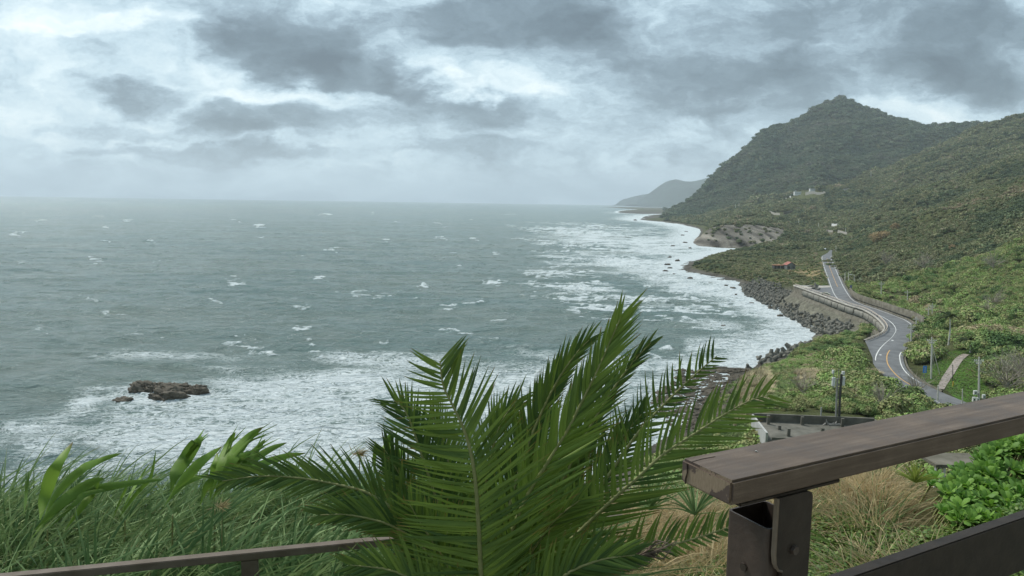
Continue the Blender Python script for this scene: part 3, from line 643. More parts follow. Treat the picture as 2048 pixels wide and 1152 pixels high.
for q, i in enumerate(near_i):
    P_ = near_protos[q % 6]; x = ppx[i]; y = ppy[i]
    if mead[i]: lab, grp = 'low round green bush standing in the pale meadow between shore and flat-roofed building', 'bushes in the shore meadow'
    elif x > 1780 and y < 800 and y > 600 and x < 1880: lab, grp = 'bushy dark green shrub between the road bend and the utility poles', 'shrubs beside the road bend'
    elif x > 1860: lab, grp = 'dense leafy shrub on the right hillside around and above the gravel path', 'shrubs on the slope around the gravel path'
    elif y > 790: lab, grp = 'wide dark green shrub in the thicket behind the flat-roofed building', 'shrubs behind the flat-roofed building'
    else: lab, grp = 'olive green shrub in the thicket between the breaking shore and the road', 'shrubs between shore and road'
    o = link('shrub', P_, None, None, pts[i]); o.rotation_euler = rz[i].tolist(); o.scale = sc3[i].tolist(); tag(o, lab, 'shrub', grp)
# meadow tufts and reeds
def tufts(name, poly, N_, h0, h1, protos, label, cat, field=None, thr=-1, cond=None):
    px = rng.uniform(min(p[0] for p in poly), max(p[0] for p in poly), N_); 
    V = ray(np.array([p[0] for p in poly]), np.array([p[1] for p in poly]))
    cx = np.array([hit(*p) for p in poly]); lo, hi = cx.min(0), cx.max(0)
    x, y = rng.uniform(lo[0], hi[0], N_), rng.uniform(lo[1]*.95, hi[1]*1.05, N_); z = tz(x, y); a, b = proj(np.stack([x, y, z], -1))
    k = inpoly(a, b, poly) & inpoly(x, y, land_poly) & (z > 1.5) & (gs(best, x, y) > 1.0) & (gs(dlot, x, y) > 1.)
    k &= fbm(x/field, y/field, 3, 77) > thr if field else True
    x, y, z = x[k], y[k], z[k]; m = len(x); s = rng.uniform(h0, h1, m)
    print(name, m)
    return scatter_object(name, np.stack([x, y, z-.1], -1), np.stack([s, s, s*rng.uniform(.8, 1.2, m)], -1), np.stack([0*s, 0*s, rng.uniform(-.7, .7, m)], -1), rng.integers(0, len(protos), m), protos, label, cat)
tufts('meadow_grass', MEADOW, 22000, .5, 1.2, grass_protos, 'windblown light green grass on the slope between rocky shore and flat-roofed building', 'grass')
tufts('lawn_grass', LAWN, 9000, .15, .4, grass_protos, 'short bright green grass beside the gravel path', 'grass')
tufts('shore_reeds', [(1470, 860), (1478, 770), (1490, 748), (1530, 742), (1545, 780), (1510, 830)], 5000, 1.0, 2.2, reed_protos, 'pale tan reeds above the rocky shore left of the thicket', 'reeds', 12, -.15)
tufts('plume_grass', [(1590, 750), (1650, 745), (1660, 775), (1620, 790), (1590, 775)], 2500, 1.2, 2.4, reed_protos, 'pale plumed grass patch above the antenna mast', 'grass', 5, .1)
tufts('plume_grass', [(1690, 745), (1760, 745), (1770, 770), (1700, 775)], 1800, 1.0, 2.2, reed_protos, 'pale plumed grass right of the antenna mast below the road', 'grass', 5, .1)
tufts('roadside_reeds', [(1666, 500), (1710, 545), (1760, 595), (1850, 635), (1870, 625), (1780, 570), (1700, 510)], 9000, .8, 2.0, reed_protos, 'dry tan grass along the inland edge of the road', 'reeds', 14, -.05)
tufts('field_grass', [(1480, 525), (1560, 512), (1640, 512), (1655, 560), (1600, 568), (1500, 565), (1440, 545)], 16000, .5, 1.4, reed_protos+grass_protos, 'rough yellow and green grass on the flat coastal field', 'grass', 18, -.1)
# ------------------------------------------------------------------ road, walls, buildings, poles
def strip(name, A, B, mat, dz=0.0, parent=None, z=ROADZ):
    n = len(A); V = np.zeros((2*n, 3)); V[0::2, :2] = A; V[1::2, :2] = B; V[:, 2] = z+dz
    f = np.array([(2*i, 2*i+1, 2*i+3, 2*i+2) for i in range(n-1)]); return link(name, mesh_np(name, V, f), mat, parent)
def poly_sheet(name, poly, z, mat, thick=.0):
    from mathutils.geometry import tessellate_polygon
    v = [Vector((p[0], p[1], z)) for p in poly]; t3 = tessellate_polygon([v]); m = bpy.data.meshes.new(name); m.from_pydata(v, [], [tuple(x) for x in t3]); m.update()
    return link(name, m, mat)
def offset(P, d):
    P = np.asarray(P); T = np.gradient(P, axis=0); T /= np.linalg.norm(T, axis=1)[:, None]+1e-9; return P+np.stack([-T[:, 1], T[:, 0]], -1)*np.asarray(d)[..., None] if np.ndim(d) else P+np.stack([-T[:, 1], T[:, 0]], -1)*d
def clean(P):
    P = np.asarray(P); k = [0]
    for i in range(1, len(P)):
        if np.linalg.norm(P[i]-P[k[-1]]) > .6: k.append(i)
    return P[k]
m_asph, t, b = newmat('asphalt')
pos = t.node('ShaderNodeNewGeometry').outputs['Position']
t.l.new(t.ramp(t.math('ADD', t.math('MULTIPLY', t.noise(pos, .25, 6, .6), .6), t.math('MULTIPLY', t.noise(pos, 6, 4, .7), .4)), [(.36, (.075, .078, .08)), (.48, (.12, .123, .126)), (.64, (.175, .178, .18))]), b.inputs['Base Color']); b.inputs['Roughness'].default_value = .8
m_white = simple('road_paint', (.66, .66, .63), .7, .2, 0, .15, 2)
m_orange = simple('yellow_road_paint', (.62, .36, .12), .7, .2, 0, .15, 2)
m_conc = simple('concrete', (.42, .40, .35), .9, .2, 0, .3, .6)
m_concd = simple('stained_concrete', (.20, .185, .15), .95, .15, 0, .5, .5, 0, (.085, .08, .06))
m_concp = simple('pale_concrete', (.36, .34, .30), .9, .2, 0, .3, .4)
m_wall = simple('weathered_sea_wall', (.31, .30, .265), .95, .1, 0, .4, .28, 0, (.15, .145, .12))
mid_ = (roadL+roadR)/2; wv_ = roadR-roadL; wl = np.linalg.norm(wv_, axis=1)[:, None]; un = wv_/wl
road = strip('road', roadL-un*.7, roadR+un*.9, m_asph); tag(road, kind='structure')
lot_s = poly_sheet('pavement', PZ(lp[:, 0], lp[:, 1], ROADZ)[:, :2], ROADZ-.02, m_asph); tag(lot_s, kind='structure')
# painted lines: slices of the road edges
def line(name, P, i0, i1, w, mat, lab, off=0, dashed=None):
    Q = P[i0:i1]; A = Q; Bq = Q+un[i0:i1]*w
    o = strip(name, A, Bq, mat, .012); return tag(o, lab, 'road marking')
n_ = len(roadL)
line('edge_line', roadL, 14, 118, .28, m_white, 'white edge line along the seaward side of the winding road')
line('edge_line', roadR-un*.28, 14, 88, .26, m_white, 'white edge line on the inland side of the road beyond the bend')
line('edge_line', roadR-un*.30, 105, 140, .28, m_white, 'white edge line curving round the inland side of the near bend')
line('edge_line', roadL+un*1.0, 147, 166, .30, m_white, 'short white line at the nearest visible bit of road below the thicket')
line('centre_line', mid_, 18, 38, .22, m_orange, 'faint orange centre line on the far straight of the road')
line('centre_line', mid_-un*.4, 106, 140, .26, m_orange, 'orange centre line curving through the near bend')
for (px, py, lab) in [(1786, 681.5, 'short white dash on the asphalt inside the bend'), (1762, 710.5, 'short white dash beside the lower bend of the road'), (1788, 757.5, 'white arrow mark on the road below the orange line')]:
    c0 = PZ(px, py, ROADZ+.012); d = PZ(px+3, py+.3, ROADZ+.012)-c0; e_ = PZ(px-.6, py-1.6, ROADZ+.012)-c0
    V = np.array([c0-d/1, c0+d*.4+e_*.1, c0+d*.4-e_*.6, c0+d, c0+d*.4+e_*1.6, c0+d*.4+e_*.9, c0-d+e_*.8]); m = bpy.data.meshes.new('dash'); m.from_pydata([tuple(v) for v in V], [], [(0, 1, 5, 6), (1, 2, 3), (1, 3, 5), (3, 4, 5)] if 'arrow' in lab else [(0, 1, 5, 6)]); m.update()
    tag(link('road_mark', m, m_white), lab, 'road marking')
# pale concrete apron at the far side of the lay-by
ap = PZ(np.array([1592, 1661.5, 1662.5, 1640, 1606.]), np.array([571.5, 571.2, 574.5, 575.5, 576.5]), ROADZ); tag(poly_sheet('pavement', ap[:, :2], ROADZ+.01, m_concp), kind='structure')
# gravel track draped over the slope
pth = np.array([(1881, 778), (1886, 768), (1893, 756), (1901, 744), (1909, 731), (1917, 720), (1926, 712), (1934, 708.5)], float)
pw = np.array([7, 8, 9, 9, 8.5, 8, 7.5, 6.])
Lq = [hit(a-w, b_) for (a, b_), w in zip(pth, pw)]; Rq = [hit(a+w, b_+2) for (a, b_), w in zip(pth, pw)]
Lq = catmull([tuple(v) for v in Lq], 6); Rq = catmull([tuple(v) for v in Rq], 6); V = np.zeros((len(Lq)*5, 3))
for k in range(5):
    s = k/4; p = Lq[:, :2]*(1-s)+Rq[:, :2]*s; V[k::5, :2] = p; V[k::5, 2] = tz(p[:, 0], p[:, 1])+.14
m_grav = simple('gravel', (.36, .31, .28), .95, .1, 0, .3, 1.2, 0, (.20, .18, .16))
tag(link('path', mesh_np('path', V, grid_faces(len(Lq), 5), True), m_grav), kind='structure')
# sea wall: overhanging panels above a battered concrete face
def ribbon(name, P, prof, mat, parent=None, z0=ROADZ):
    """sweep profile [(offset outwards, height)] along P (2D)"""
    P = clean(P); V = []; 
    for (o_, h_) in prof:
        q = offset(P, o_) ; V.append(np.c_[q, np.full(len(q), z0+h_)])
    V = np.concatenate(V); f = grid_faces(len(prof), len(P)); return link(name, mesh_np(name, V, f), mat, parent)
W0 = clean(wallL); Wd = np.r_[0, np.cumsum(np.linalg.norm(np.diff(W0, axis=0), axis=1))]
def wpt(s): return np.array([np.interp(s, Wd, W0[:, 0]), np.interp(s, Wd, W0[:, 1])])
mid0 = wpt(Wd[-1]*.5); tst = offset(W0, 1.)[len(W0)//2]
side = -1 if inpoly(np.array([tst[0]]), np.array([tst[1]]), lot)[0] else 1
sw = empty('sea_wall', (*W0[len(W0)//2], ROADZ), 'curved weathered concrete sea wall with pale panels holding the road above the tetrapods', 'sea wall')
def wparent(o): o.parent = sw; o.matrix_parent_inverse = Matrix.Translation(sw.location).inverted(); return o
wparent(ribbon('wall_face', W0, [(0, -.3), (side*.2, -1.0), (side*.3, -3.4), (side*1.6, -4.2), (side*2.6, -8)], m_concd))
wparent(ribbon('coping', W0, [(0, -.25), (0, .35), (side*.5, .35), (side*.5, -.25)], m_concp))
L_ = Wd[-1]*.90; s = 16.; k = 0
while s < L_:
    ln = rng.uniform(6.5, 9.5); q = np.array([wpt(x) for x in np.linspace(s, min(s+ln, L_), 5)])
    wparent(ribbon('wall_panel', q, [(side*.25, -.85), (side*1.0, -1.05), (side*.85, -1.8), (side*1.15, -3.1), (side*.35, -3.2)], m_wall)); s += ln+.7
# railing on the lay-by edge
m_rail = simple('pale_guard_rail', (.50, .43, .36), .7, .3, 0, .2, 2)
gr = empty('guardrail', (*W0[len(W0)//2], ROADZ), 'pale low guardrail running along the top of the sea wall round the lay-by', 'guardrail')
def gparent(o, p=gr): o.parent = p; o.matrix_parent_inverse = Matrix.Translation(p.location).inverted(); return o
ins = offset(W0, -side*.6); mb = MB(); mb.tube([(x, y, ROADZ+.95) for x, y in ins], .11, 6); mb.tube([(x, y, ROADZ+.6) for x, y in ins], .07, 6); gparent(mb.build('rail', m_rail))
s = 0.; np_ = 0; mbp = MB()
while s < Wd[-1] and np_ < 90:
    i_ = np.searchsorted(Wd, s); i_ = min(i_, len(ins)-1); p = ins[i_]; m1 = MB(); m1.box((p[0], p[1], ROADZ+.5), (.16, .16, 1.0)); gparent(m1.build('post', m_rail)); s += 3.0; np_ += 1
# retaining wall on the inland side
rt = PZ(np.array([1702, 1708, 1718, 1740, 1768, 1796, 1818, 1836, 1852.]), np.array([590, 597, 603.5, 611.5, 620.5, 630.5, 638, 645, 655.]), ROADZ)[:, :2]; rt = catmull(rt, 6)
rs_ = -1 if offset(rt, 1.)[20][1] < rt[20][1] else 1
o = ribbon('retaining_wall', rt, [(0, -.4), (rs_*.3, 3.3), (rs_*.3, 3.55), (rs_*.9, 3.55), (rs_*.9, 1.0)], m_concd); tag(o, 'dark streaked concrete retaining wall along the inland side of the road bend', 'retaining wall')
o = ribbon('kerb', roadR[100:150]+un[100:150]*1.6, [(0, -.2), (0, .35), (-.35, .35), (-.35, -.2)], m_concd); tag(o, 'dark concrete gutter edge following the inside of the near road bend', 'kerb')
o = ribbon('bank_wall', roadR[14:80]+un[14:80]*1.5, [(0, -.2), (0, .55), (-.4, .55), (-.4, -.2)], m_concd); tag(o, 'low dark concrete edge along the inland side of the far straight road', 'kerb')
ob = PZ(np.array([1801., 1806, 1812]), np.array([713., 722, 730]), ROADZ)

# tetrapods piled at the foot of the sea wall
m_tet = simple('sea_worn_concrete', (.21, .20, .17), .95, .1, 0, .45, .5, 0, (.095, .095, .08))
def tetra(seed):
    r = random.Random(seed); mb = MB(); dirs = [Vector((0, 0, 1))]+[Vector((math.cos(a)*.943, math.sin(a)*.943, -.333)) for a in (0, 2.094, 4.189)]
    for d in dirs: mb.tube([d*.05, d*.45, d*1.0, d*1.06], [.44, .40, .30, .22], 9)
    m = mb.mesh('tetrapod', False); m.materials.append(m_tet); return m
tet = [tetra(1)]
pile = PZ(np.array([1484, 1520, 1560, 1600, 1650, 1690, 1712, 1690, 1655, 1634, 1600, 1565, 1530, 1490.]), np.array([567, 562, 580, 596, 618, 640, 668, 676, 676, 660, 640, 621, 602, 584.]), 2.)[:, :2]
lo, hi = pile.min(0), pile.max(0); cnt = 0; cand = []
while len(cand) < 1500:
    p = rng.uniform(lo, hi)
    if inpoly(p[0:1], p[1:2], pile)[0]: cand.append(p)
cand = np.array(cand); taken = []
for p in cand:
    if all((p[0]-q[0])**2+(p[1]-q[1])**2 > 4.4 for q in taken): taken.append(p)
taken = np.array(taken); q0 = polydist(taken[:, 0], taken[:, 1], coast); dl = polydist(taken[:, 0], taken[:, 1], lot, True); taken = taken[dl > 5.5]
order_ = np.argsort(taken[:, 1]); n_ind = 0; stp, sts, str_ = [], [], []
for i in order_:
    p = taken[i]; s = rng.uniform(1.35, 1.9); z = float(tz(p[0], p[1])); z = max(z, .2)+rng.uniform(.1, .9)
    e_ = rng.uniform(0, 6.28, 3)
    if n_ind < 290:
        o = link('tetrapod', tet[0], None, None, (p[0], p[1], z)); o.rotation_euler = e_.tolist(); o.scale = (s, s, s)
        tag(o, 'dark weathered concrete tetrapod in the pile between the surf and the sea wall', 'tetrapod', 'tetrapods below the sea wall'); n_ind += 1
    else: stp.append((p[0], p[1], z)); sts.append((s, s, s)); str_.append(e_)
print('tetrapods', len(taken))
if stp: scatter_object('tetrapod_pile', np.array(stp), np.array(sts), np.array(str_), np.zeros(len(stp), int), tet, 'far end of the grey tetrapod pile at the edge of the surf', 'tetrapods')
# larger blocks where the thicket meets the water
for i, (px, py, s, nm) in enumerate([(1597, 694, 2.3, 'upright'), (1581, 697, 2.4, ''), (1570, 706, 2.2, ''), (1590, 705, 2.4, ''), (1553, 708, 2.1, ''), (1561, 714, 2.2, ''), (1542, 709, 1.9, ''), (1546, 720, 2.2, ''), (1533, 719, 1.9, ''), (1608, 697, 2.2, ''), (1524, 725, 1.6, ''), (1575, 717, 2., ''), (1537, 727, 1.7, ''), (1496, 734, 1.3, ''), (1518, 716, 1.2, ''), (1615, 688, 2.0, '')]):
    p = PZ(px, py, 1.6); o = link('tetrapod', tet[0], None, None, p); o.rotation_euler = rng.uniform(0, 6.28, 3).tolist(); o.scale = (s,)*3
    tag(o, 'big grey tetrapod in the short row between the green thicket and the water', 'tetrapod', 'big tetrapods beside the thicket')
# rocks
m_rock = simple('dark_rock', (.135, .115, .085), .8, .25, 0, .5, .35, .6, (.045, .04, .03))
def rock_mesh(name, seed, sx, sy, sz, rough=.42, n=46):
    th, ph = np.meshgrid(np.linspace(0, 2*np.pi, n*2+1)[:-1], np.linspace(-np.pi/2, np.pi/2, n)); x, y, z = np.cos(th)*np.cos(ph), np.sin(th)*np.cos(ph), np.sin(ph)
    f = 1+rough*(1.3*fbm(x*1.6+seed+z, y*1.6+z*1.3, 4, seed)+1.1*(.25-np.abs(fbm(x*2.6+z*2, y*2.6-z*1.6+seed, 4, seed+4)))+.5*fbm(x*9+z*6, y*9-z*5, 3, seed+9)); z = np.sign(z)*np.abs(z)**.6
    V = np.stack([x*f*sx, y*f*sy, z*f*sz], -1).reshape(-1, 3); i = np.arange(n-1)[:, None]*2*n+np.arange(2*n)[None]; j = np.arange(n-1)[:, None]*2*n+(np.arange(2*n)[None]+1) % (2*n)
    m = mesh_np(name, V, np.stack([i, j, j+2*n, i+2*n], -1).reshape(-1, 4), False); m.materials.append(m_rock); return m
for (px, py, sx, sy, sz, lab) in [(291, 782, 3.0, 3.6, 2.3, 'dark craggy rock in the foam, left lump of the cluster'), (337, 797, 4.3, 3.4, 2.3, 'broad dark rock with water running off it, frontmost of the cluster'), (352, 780, 3.6, 3.2, 1.7, 'low dark rock behind the broad front rock in the foam'),
   (393, 782, 2.7, 2.3, 1.3, 'flat-topped rock at the right end of the cluster in the foam'), (246, 802, 2.2, 2.0, .9, 'small wave-washed rock at the left front of the cluster'), (318, 779, 2.4, 2.6, 1.5, 'rock joining the left lump and the low back rock in the foam')]:
    o = link('sea_rock', rock_mesh('sea_rock', int(px) % 50, sx, sy, sz), None, None, PZ(px, py, -.1)); tag(o, lab, 'rock', 'rock cluster in the foam')
sr = [rock_mesh('shore_rock', 60+i, 1, .8, .6, .4, 12) for i in range(5)]
sh = [(1447, 652), (1340, 537), (1331, 543), (1348, 549), (1380, 557), (1420, 566), (1466, 577), (1500, 593), (1472, 589), (1540, 617), (1504, 607), (1361, 492), (1345, 493), (1370, 486), (1380, 497), (1395, 455), (1372, 464), (1320, 441), (1365, 471), (1270, 441), (1355, 522), (1335, 530), (1560, 632), (1452, 571), (1340, 515)]
for i, (px, py) in enumerate(sh):
    p = PZ(px, py, 0.1); s = p[1]*.0036*rng.uniform(.5, 1.2); o = link('shore_rock', sr[i % 5], None, None, p); o.scale = (s, s, s*.9); o.rotation_euler.z = rng.uniform(0, 6)
    tag(o, 'dark rock sticking out of the white surf just off the shore', 'rock', 'rocks in the surf off the shore')
# rocky beach by the thicket
bp_ = [(1380, 905), (1385, 850), (1405, 800), (1450, 765), (1478, 750), (1500, 738), (1480, 742), (1440, 752), (1490, 765), (1470, 790), (1440, 815), (1420, 860), (1405, 905)]
bx = PZ(np.array([p[0] for p in bp_]), np.array([p[1] for p in bp_]), .8)[:, :2]; lo, hi = bx.min(0), bx.max(0); P_, S_, R_ = [], [], []
while len(P_) < 900:
    p = rng.uniform(lo, hi); d = polydist(p[0:1], p[1:2], coast)[0]
    if d < 12: s = rng.uniform(.25, .9)*(1.7 if rng.uniform() < .08 else 1); P_.append((p[0], p[1], max(float(tz(*p)), 0)+.1)); S_.append((s*1.4, s, s*.8)); R_.append((0, 0, rng.uniform(0, 6)))
scatter_object('beach_stones', np.array(P_), np.array(S_), np.array(R_), rng.integers(0, 5, len(P_)), sr, 'dark stones and boulders along the rocky beach beside the thicket', 'stones')
# flat-roofed building
m_bconc = simple('stained_roof_concrete', (.19, .18, .155), .95, .1, 0, .5, .7, 0, (.09, .09, .075)); m_bwhite = simple('whitewashed_wall', (.46, .46, .44), .85, .2, 0, .35, .6, 0, (.30, .30, .28))
bl = PZ(1505, 826, 30.); br_ = PZ(1696, 834, 30.); fl = PZ(1521, 863, 29.); ux = Vector(br_-bl).normalized(); ux.z = 0; uy = Vector((-ux.y, ux.x, 0)); Wb = (Vector(br_)-Vector(bl)).length+3
MBd = Matrix((ux, uy, Vector((0, 0, 1)))).transposed(); O = Vector((bl[0], bl[1], 0))
def bpos(x, y, z): return O+ux*x+uy*y+Vector((0, 0, z))
bd_ = empty('flat_roofed_building', bpos(Wb/2, -4, 26), 'weathered flat-roofed concrete building with parapet and stub columns on its roof', 'building')
def bbox(nm, x0, x1, y0, y1, z0, z1, mat, par=None):
    mb = MB(); mb.box(bpos((x0+x1)/2, (y0+y1)/2, (z0+z1)/2), (abs(x1-x0), abs(y1-y0), z1-z0), MBd); o = mb.build(nm, mat, bd_); o.matrix_parent_inverse = Matrix.Translation(bd_.location).inverted(); return o
bbox('wall', .02, Wb, -7.5, -.01, 23, 28.9, m_bconc)
bbox('roof', .1, Wb-.1, -7.48, -.2, 28.9, 29.05, m_bconc)
bbox('parapet', 0, Wb, -.18, .1, 28.85, 30.0, m_bconc); bbox('parapet', -.14, .1, -7.4, -.19, 27.6, 29.9, m_bwhite); bbox('parapet', Wb-.1, Wb+.15, -7.4, -.19, 28.8, 29.9, m_bconc)
bbox('lower_roof', -.5, Wb, -13, -7.52, 24, 27.6, m_bwhite); bbox('parapet', -.75, -.52, -13, -6.4, 26.8, 28.4, m_bwhite)
for (x, y, h) in [(1.6, -1.2, 1.1), (5.6, -.9, 1.), (10.2, -.9, 1.), (2.8, -5.6, .9), (6.6, -5.2, 1.0), (2.4, -3.2, .5), (7.2, -6.2, .45), (11.0, -5., .9), (11.8, -5.6, .7), (12.4, -4.6, 1.0)]: bbox('stub_column', x-.16, x+.16, y-.16, y+.16, 29.05, 29.05+h, m_bconc)
bbox('beam', .6, 6.2, -7.3, -7.1, 29.05, 29.35, m_bconc)
bbox('pipe', 7.95, 8.1, -.1+.25, .25, 29.0, 31.0, m_bwhite)
# antenna masts
m_gal = simple('galvanised_steel', (.30, .29, .27), .6, .4, .3, .25, 3); m_dark = simple('dark_steel', (.07, .07, .065), .6, .4, .2, .3, 3); m_pan = simple('antenna_white', (.62, .62, .60), .6, .3, 0, .12, 3)
def quad_part(root, name, mb, mat): o = mb.build(name, mat); o.parent = root; o.matrix_parent_inverse = Matrix.Translation(root.location).inverted(); return o
base = PD(1681, 846, 86.); an = empty('antenna_mast', base, 'tall dark mast with white antenna panels standing on the flat roof', 'antenna mast')
Bx = Vector(base); sc_ = 86/FPX
def mp_(px, py, dy=0): return Vector(PD(px, py, 86.+dy))
mb = MB(); mb.tube([mp_(1671, 848), mp_(1675, 757)], .12, 8); quad_part(an, 'pole', mb, m_gal)
mb = MB(); mb.tube([mp_(1678, 848), mp_(1680, 790), mp_(1683, 748)], .14, 8); quad_part(an, 'pole', mb, m_dark)
mb = MB()
for i in range(9): a = mp_(1671.3+.35*i, 843-i*8.5); c2 = mp_(1678+.3*i, 843-i*8.5); mb.tube([a, c2], .04, 5); mb.tube([a, mp_(1678.3+.3*i, 835-i*8.5)], .03, 5)
quad_part(an, 'ladder_braces', mb, m_dark)
mb = MB(); mb.tube([mp_(1663, 758), mp_(1688, 758)], .05, 6); mb.tube([mp_(1663, 770), mp_(1688, 770)], .05, 6); mb.tube([mp_(1667, 755), mp_(1667, 775)], .06, 6); mb.tube([mp_(1667, 775), mp_(1677, 776)], .05, 6); mb.tube([mp_(1667, 745), mp_(1667, 756)], .04, 6); mb.tube([mp_(1677, 757), mp_(1677, 738)], .03, 5); quad_part(an, 'arms', mb, m_gal)
for (x0, y0, x1, y1) in [(1664, 754.5, 1670, 772.5), (1683.8, 742.5, 1689, 750), (1684.5, 753, 1689.5, 771), (1664.5, 740, 1668, 747)]:
    mb = MB(); c_ = (mp_(x0, y0)+mp_(x1, y1))/2; mb.box(c_, ((x1-x0)*sc_, .22, (y1-y0)*sc_)); quad_part(an, 'antenna_panel', mb, m_pan)
mb = MB()
for k in range(14): p = mp_(1650+k*2.2, 849-3*math.sin(k), -.6); mb.tube([p, p+Vector((rng.uniform(-.5, .5), .1, rng.uniform(-.3, .45)))], .05, 5)
mb.box(mp_(1668, 851, -.3), (1.6, .8, .5)); mb.box(mp_(1643, 856, -.3), (.8, .8, .7)); quad_part(an, 'cable_bundle', mb, m_gal)
base2 = hit(1957, 850, 80); a2 = empty('antenna_mast', base2, 'equipment pole with white boxes just above the handrail at the right', 'antenna mast')
def m2(px, py): return Vector(PD(px, py, base2.y))
k2 = base2.y/FPX
mb = MB(); mb.tube([base2-Vector((0, 0, 1)), m2(1957, 786)], .12, 8); mb.tube([m2(1945, 796), m2(1970, 796)], .05, 6); quad_part(a2, 'pole', mb, m_gal)
for (x0, y0, x1, y1) in [(1947, 781, 1954, 789), (1964.5, 789, 1970, 797), (1945, 794, 1951, 803), (1953, 795, 1958, 803)]:
    mb = MB(); mb.box((m2(x0, y0)+m2(x1, y1))/2, ((x1-x0)*k2, .3, (y1-y0)*k2)); o = quad_part(a2, 'equipment_box', mb, m_pan)
    mb = MB(); c_ = (m2(x0, y0)+m2(x1, y1))/2+Vector((.0, -.16, -.05)); mb.box(c_, ((x1-x0)*k2*.45, .03, (y1-y0)*k2*.4)); d_ = mb.build('vent', m_dark); d_.parent = o
# utility poles
m_pole = simple('pole_concrete', (.62, .59, .53), .85, .2, 0, .2, 1.5)
def pole(px, ty, by, lab, armw=6, arm=True, lamp=False, stay=False, tx=None, Y=None, mat=None, r=.19):
    b0 = hit(px, by) if Y is None else Vector(PD(px, by, Y)); Y_ = b0.y; k_ = Y_/FPX; top = Vector(PD(tx or px, ty, Y_)); 
    root = empty('street_lamp' if lamp else 'utility_pole', b0, lab, 'street lamp' if lamp else 'utility pole', 'poles along the road')
    mb = MB(); mb.tube([b0-Vector((0, 0, .8)), b0*.5+top*.5, top], [r*1.25, r*1.05, r*.8], 9); quad_part(root, 'pole', mb, mat or m_pole)
    if arm:
        for q, dz in ((0, .9), (1, 1.5)):
            if q and armw < 6: continue
            w_ = armw*k_*(1.15 if q == 0 else .65); c_ = top-Vector((0, 0, dz)); mb = MB(); mb.box(c_+Vector((0, -.1, 0)), (w_*2, .12, .14)); o = quad_part(root, 'crossarm', mb, m_pole)
            for sx_ in (-.95, -.5, .5, .95): mb = MB(); mb.tube([c_+Vector((sx_*w_, -.1, .04)), c_+Vector((sx_*w_, -.1, .34))], [.07, .09], 6); d_ = mb.build('insulator', m_pan); d_.parent = o
    if lamp:
        mb = MB(); mb.tube([top, top+Vector((-.5, 0, .15)), top+Vector((-1.6, 0, .2))], .05, 6); quad_part(root, 'lamp_arm', mb, m_pole)
        mb = MB(); mb.tube([top+Vector((-1.3, 0, .2)), top+Vector((-1.7, 0, .24)), top+Vector((-2.5, 0, .2)), top+Vector((-2.7, 0, .15))], [.1, .2, .2, .08], 8); quad_part(root, 'lamp_head', mb, m_pan)
    if stay:
        for dx in stay: mb = MB(); p = Vector(hit(px+dx[0], dx[1])); mb.tube([top-Vector((0, 0, 1.2)), p], .09, 6); quad_part(root, 'prop', mb, m_pole)
    return top
tops = []
tops.append(pole(1958, 714, 812, 'concrete utility pole rising right of the gravel path, nearest of the poles', 8))
tops.append(pole(1862.5, 674.5, 758, 'concrete utility pole with two slanting props beside the blue sign', 8, stay=[(17, 750), (7, 738)], tx=1863.5))
tops.append(pole(1822.5, 648, 690, 'utility pole half sunk in bushes at the inside of the road bend', 7))
pole(1832.5, 634, 650, 'small pole at the end of the retaining wall', 5, Y=262)
pole(1857, 614, 640, 'front pole of the close pair of poles on the slope above the bend', 5)
tops.append(pole(1864.5, 607, 638, 'rear pole of the close pair of poles on the slope above the bend', 6, r=.16))
tops.append(pole(1762.5, 563, 598, 'pole with a crossarm standing behind the retaining wall', 6))
pole(1815, 581, 608, 'thin pole on the slope behind the retaining wall', 5, lamp=False)
pole(1708.5, 550, 573, 'street lamp with a pale head beside the far straight road', 4, arm=False, lamp=True)
pole(1720, 556, 570, 'short pole with a crossarm right of the pale street lamp', 4)
pole(1697, 545, 567, 'plain pole left of the pale street lamp', 4, arm=False); pole(1690, 545, 565, 'plain thin pole leftmost of the row by the far straight road', 4, arm=False)
pole(1672, 491, 503, 'pale pole standing above the far end of the road', 3, arm=False, r=.2)
for (x, y0, y1, lab) in [(1597.5, 438, 452, 'thin pale pole in the woods above the brown cliff'), (1742, 342, 354, 'thin pale pole high on the wooded slope'), (1471, 408, 422, 'thin pale pole left above the brown cliff'), (1478, 406, 418, 'thin pale pole right of another above the brown cliff'), (1637, 446, 457, 'thin pale pole right of the houses in the valley'), (1691, 456, 466, 'thin pale pole near the yellowish trees')]:
    b_ = hit(x, y1, 700); pole(x, y0, y1, lab, 3, arm=False, Y=b_.y-3, r=b_.y*.00033)
pole(1905.5, 729, 772, 'dark post with a yellow foot beside the gravel path', 3, arm=False, mat=m_dark, r=.09)
m_yel = simple('yellow_paint', (.55, .42, .06), .6, .3); b_ = hit(1905.7, 773); mb = MB(); mb.tube([b_-Vector((0, 0, .2)), b_+Vector((0, 0, 1.2))], .14, 8); o = [x for x in C.objects if x.get('label', '').startswith('dark post')][0]; quad_part(o, 'painted_foot', mb, m_yel)
pole(1876, 771, 795, 'pale post in front of the track entrance', 3, arm=False, r=.13, Y=150)
pole(1925, 778, 806, 'pale post right of the nearest bit of road', 3, arm=False, r=.1, Y=147)
for a, b_ in ((0, 1), (1, 2), (2, 3)):
    p, q = tops[a]-Vector((0, 0, .6)), tops[b_]-Vector((0, 0, .6)); mb = MB()
    for o_ in (-.7, .7): mb.tube([p.lerp(q, k/12)+Vector((o_, 0, -1.6*math.sin(math.pi*k/12))) for k in range(13)], .025, 4)
    tag(mb.build('power_line', m_dark), ['thin dark wires from the nearest pole to the propped pole', 'thin dark wires from the propped pole to the pole in the bushes', 'thin dark wires from the pole in the bushes up the slope'][a], 'wire')
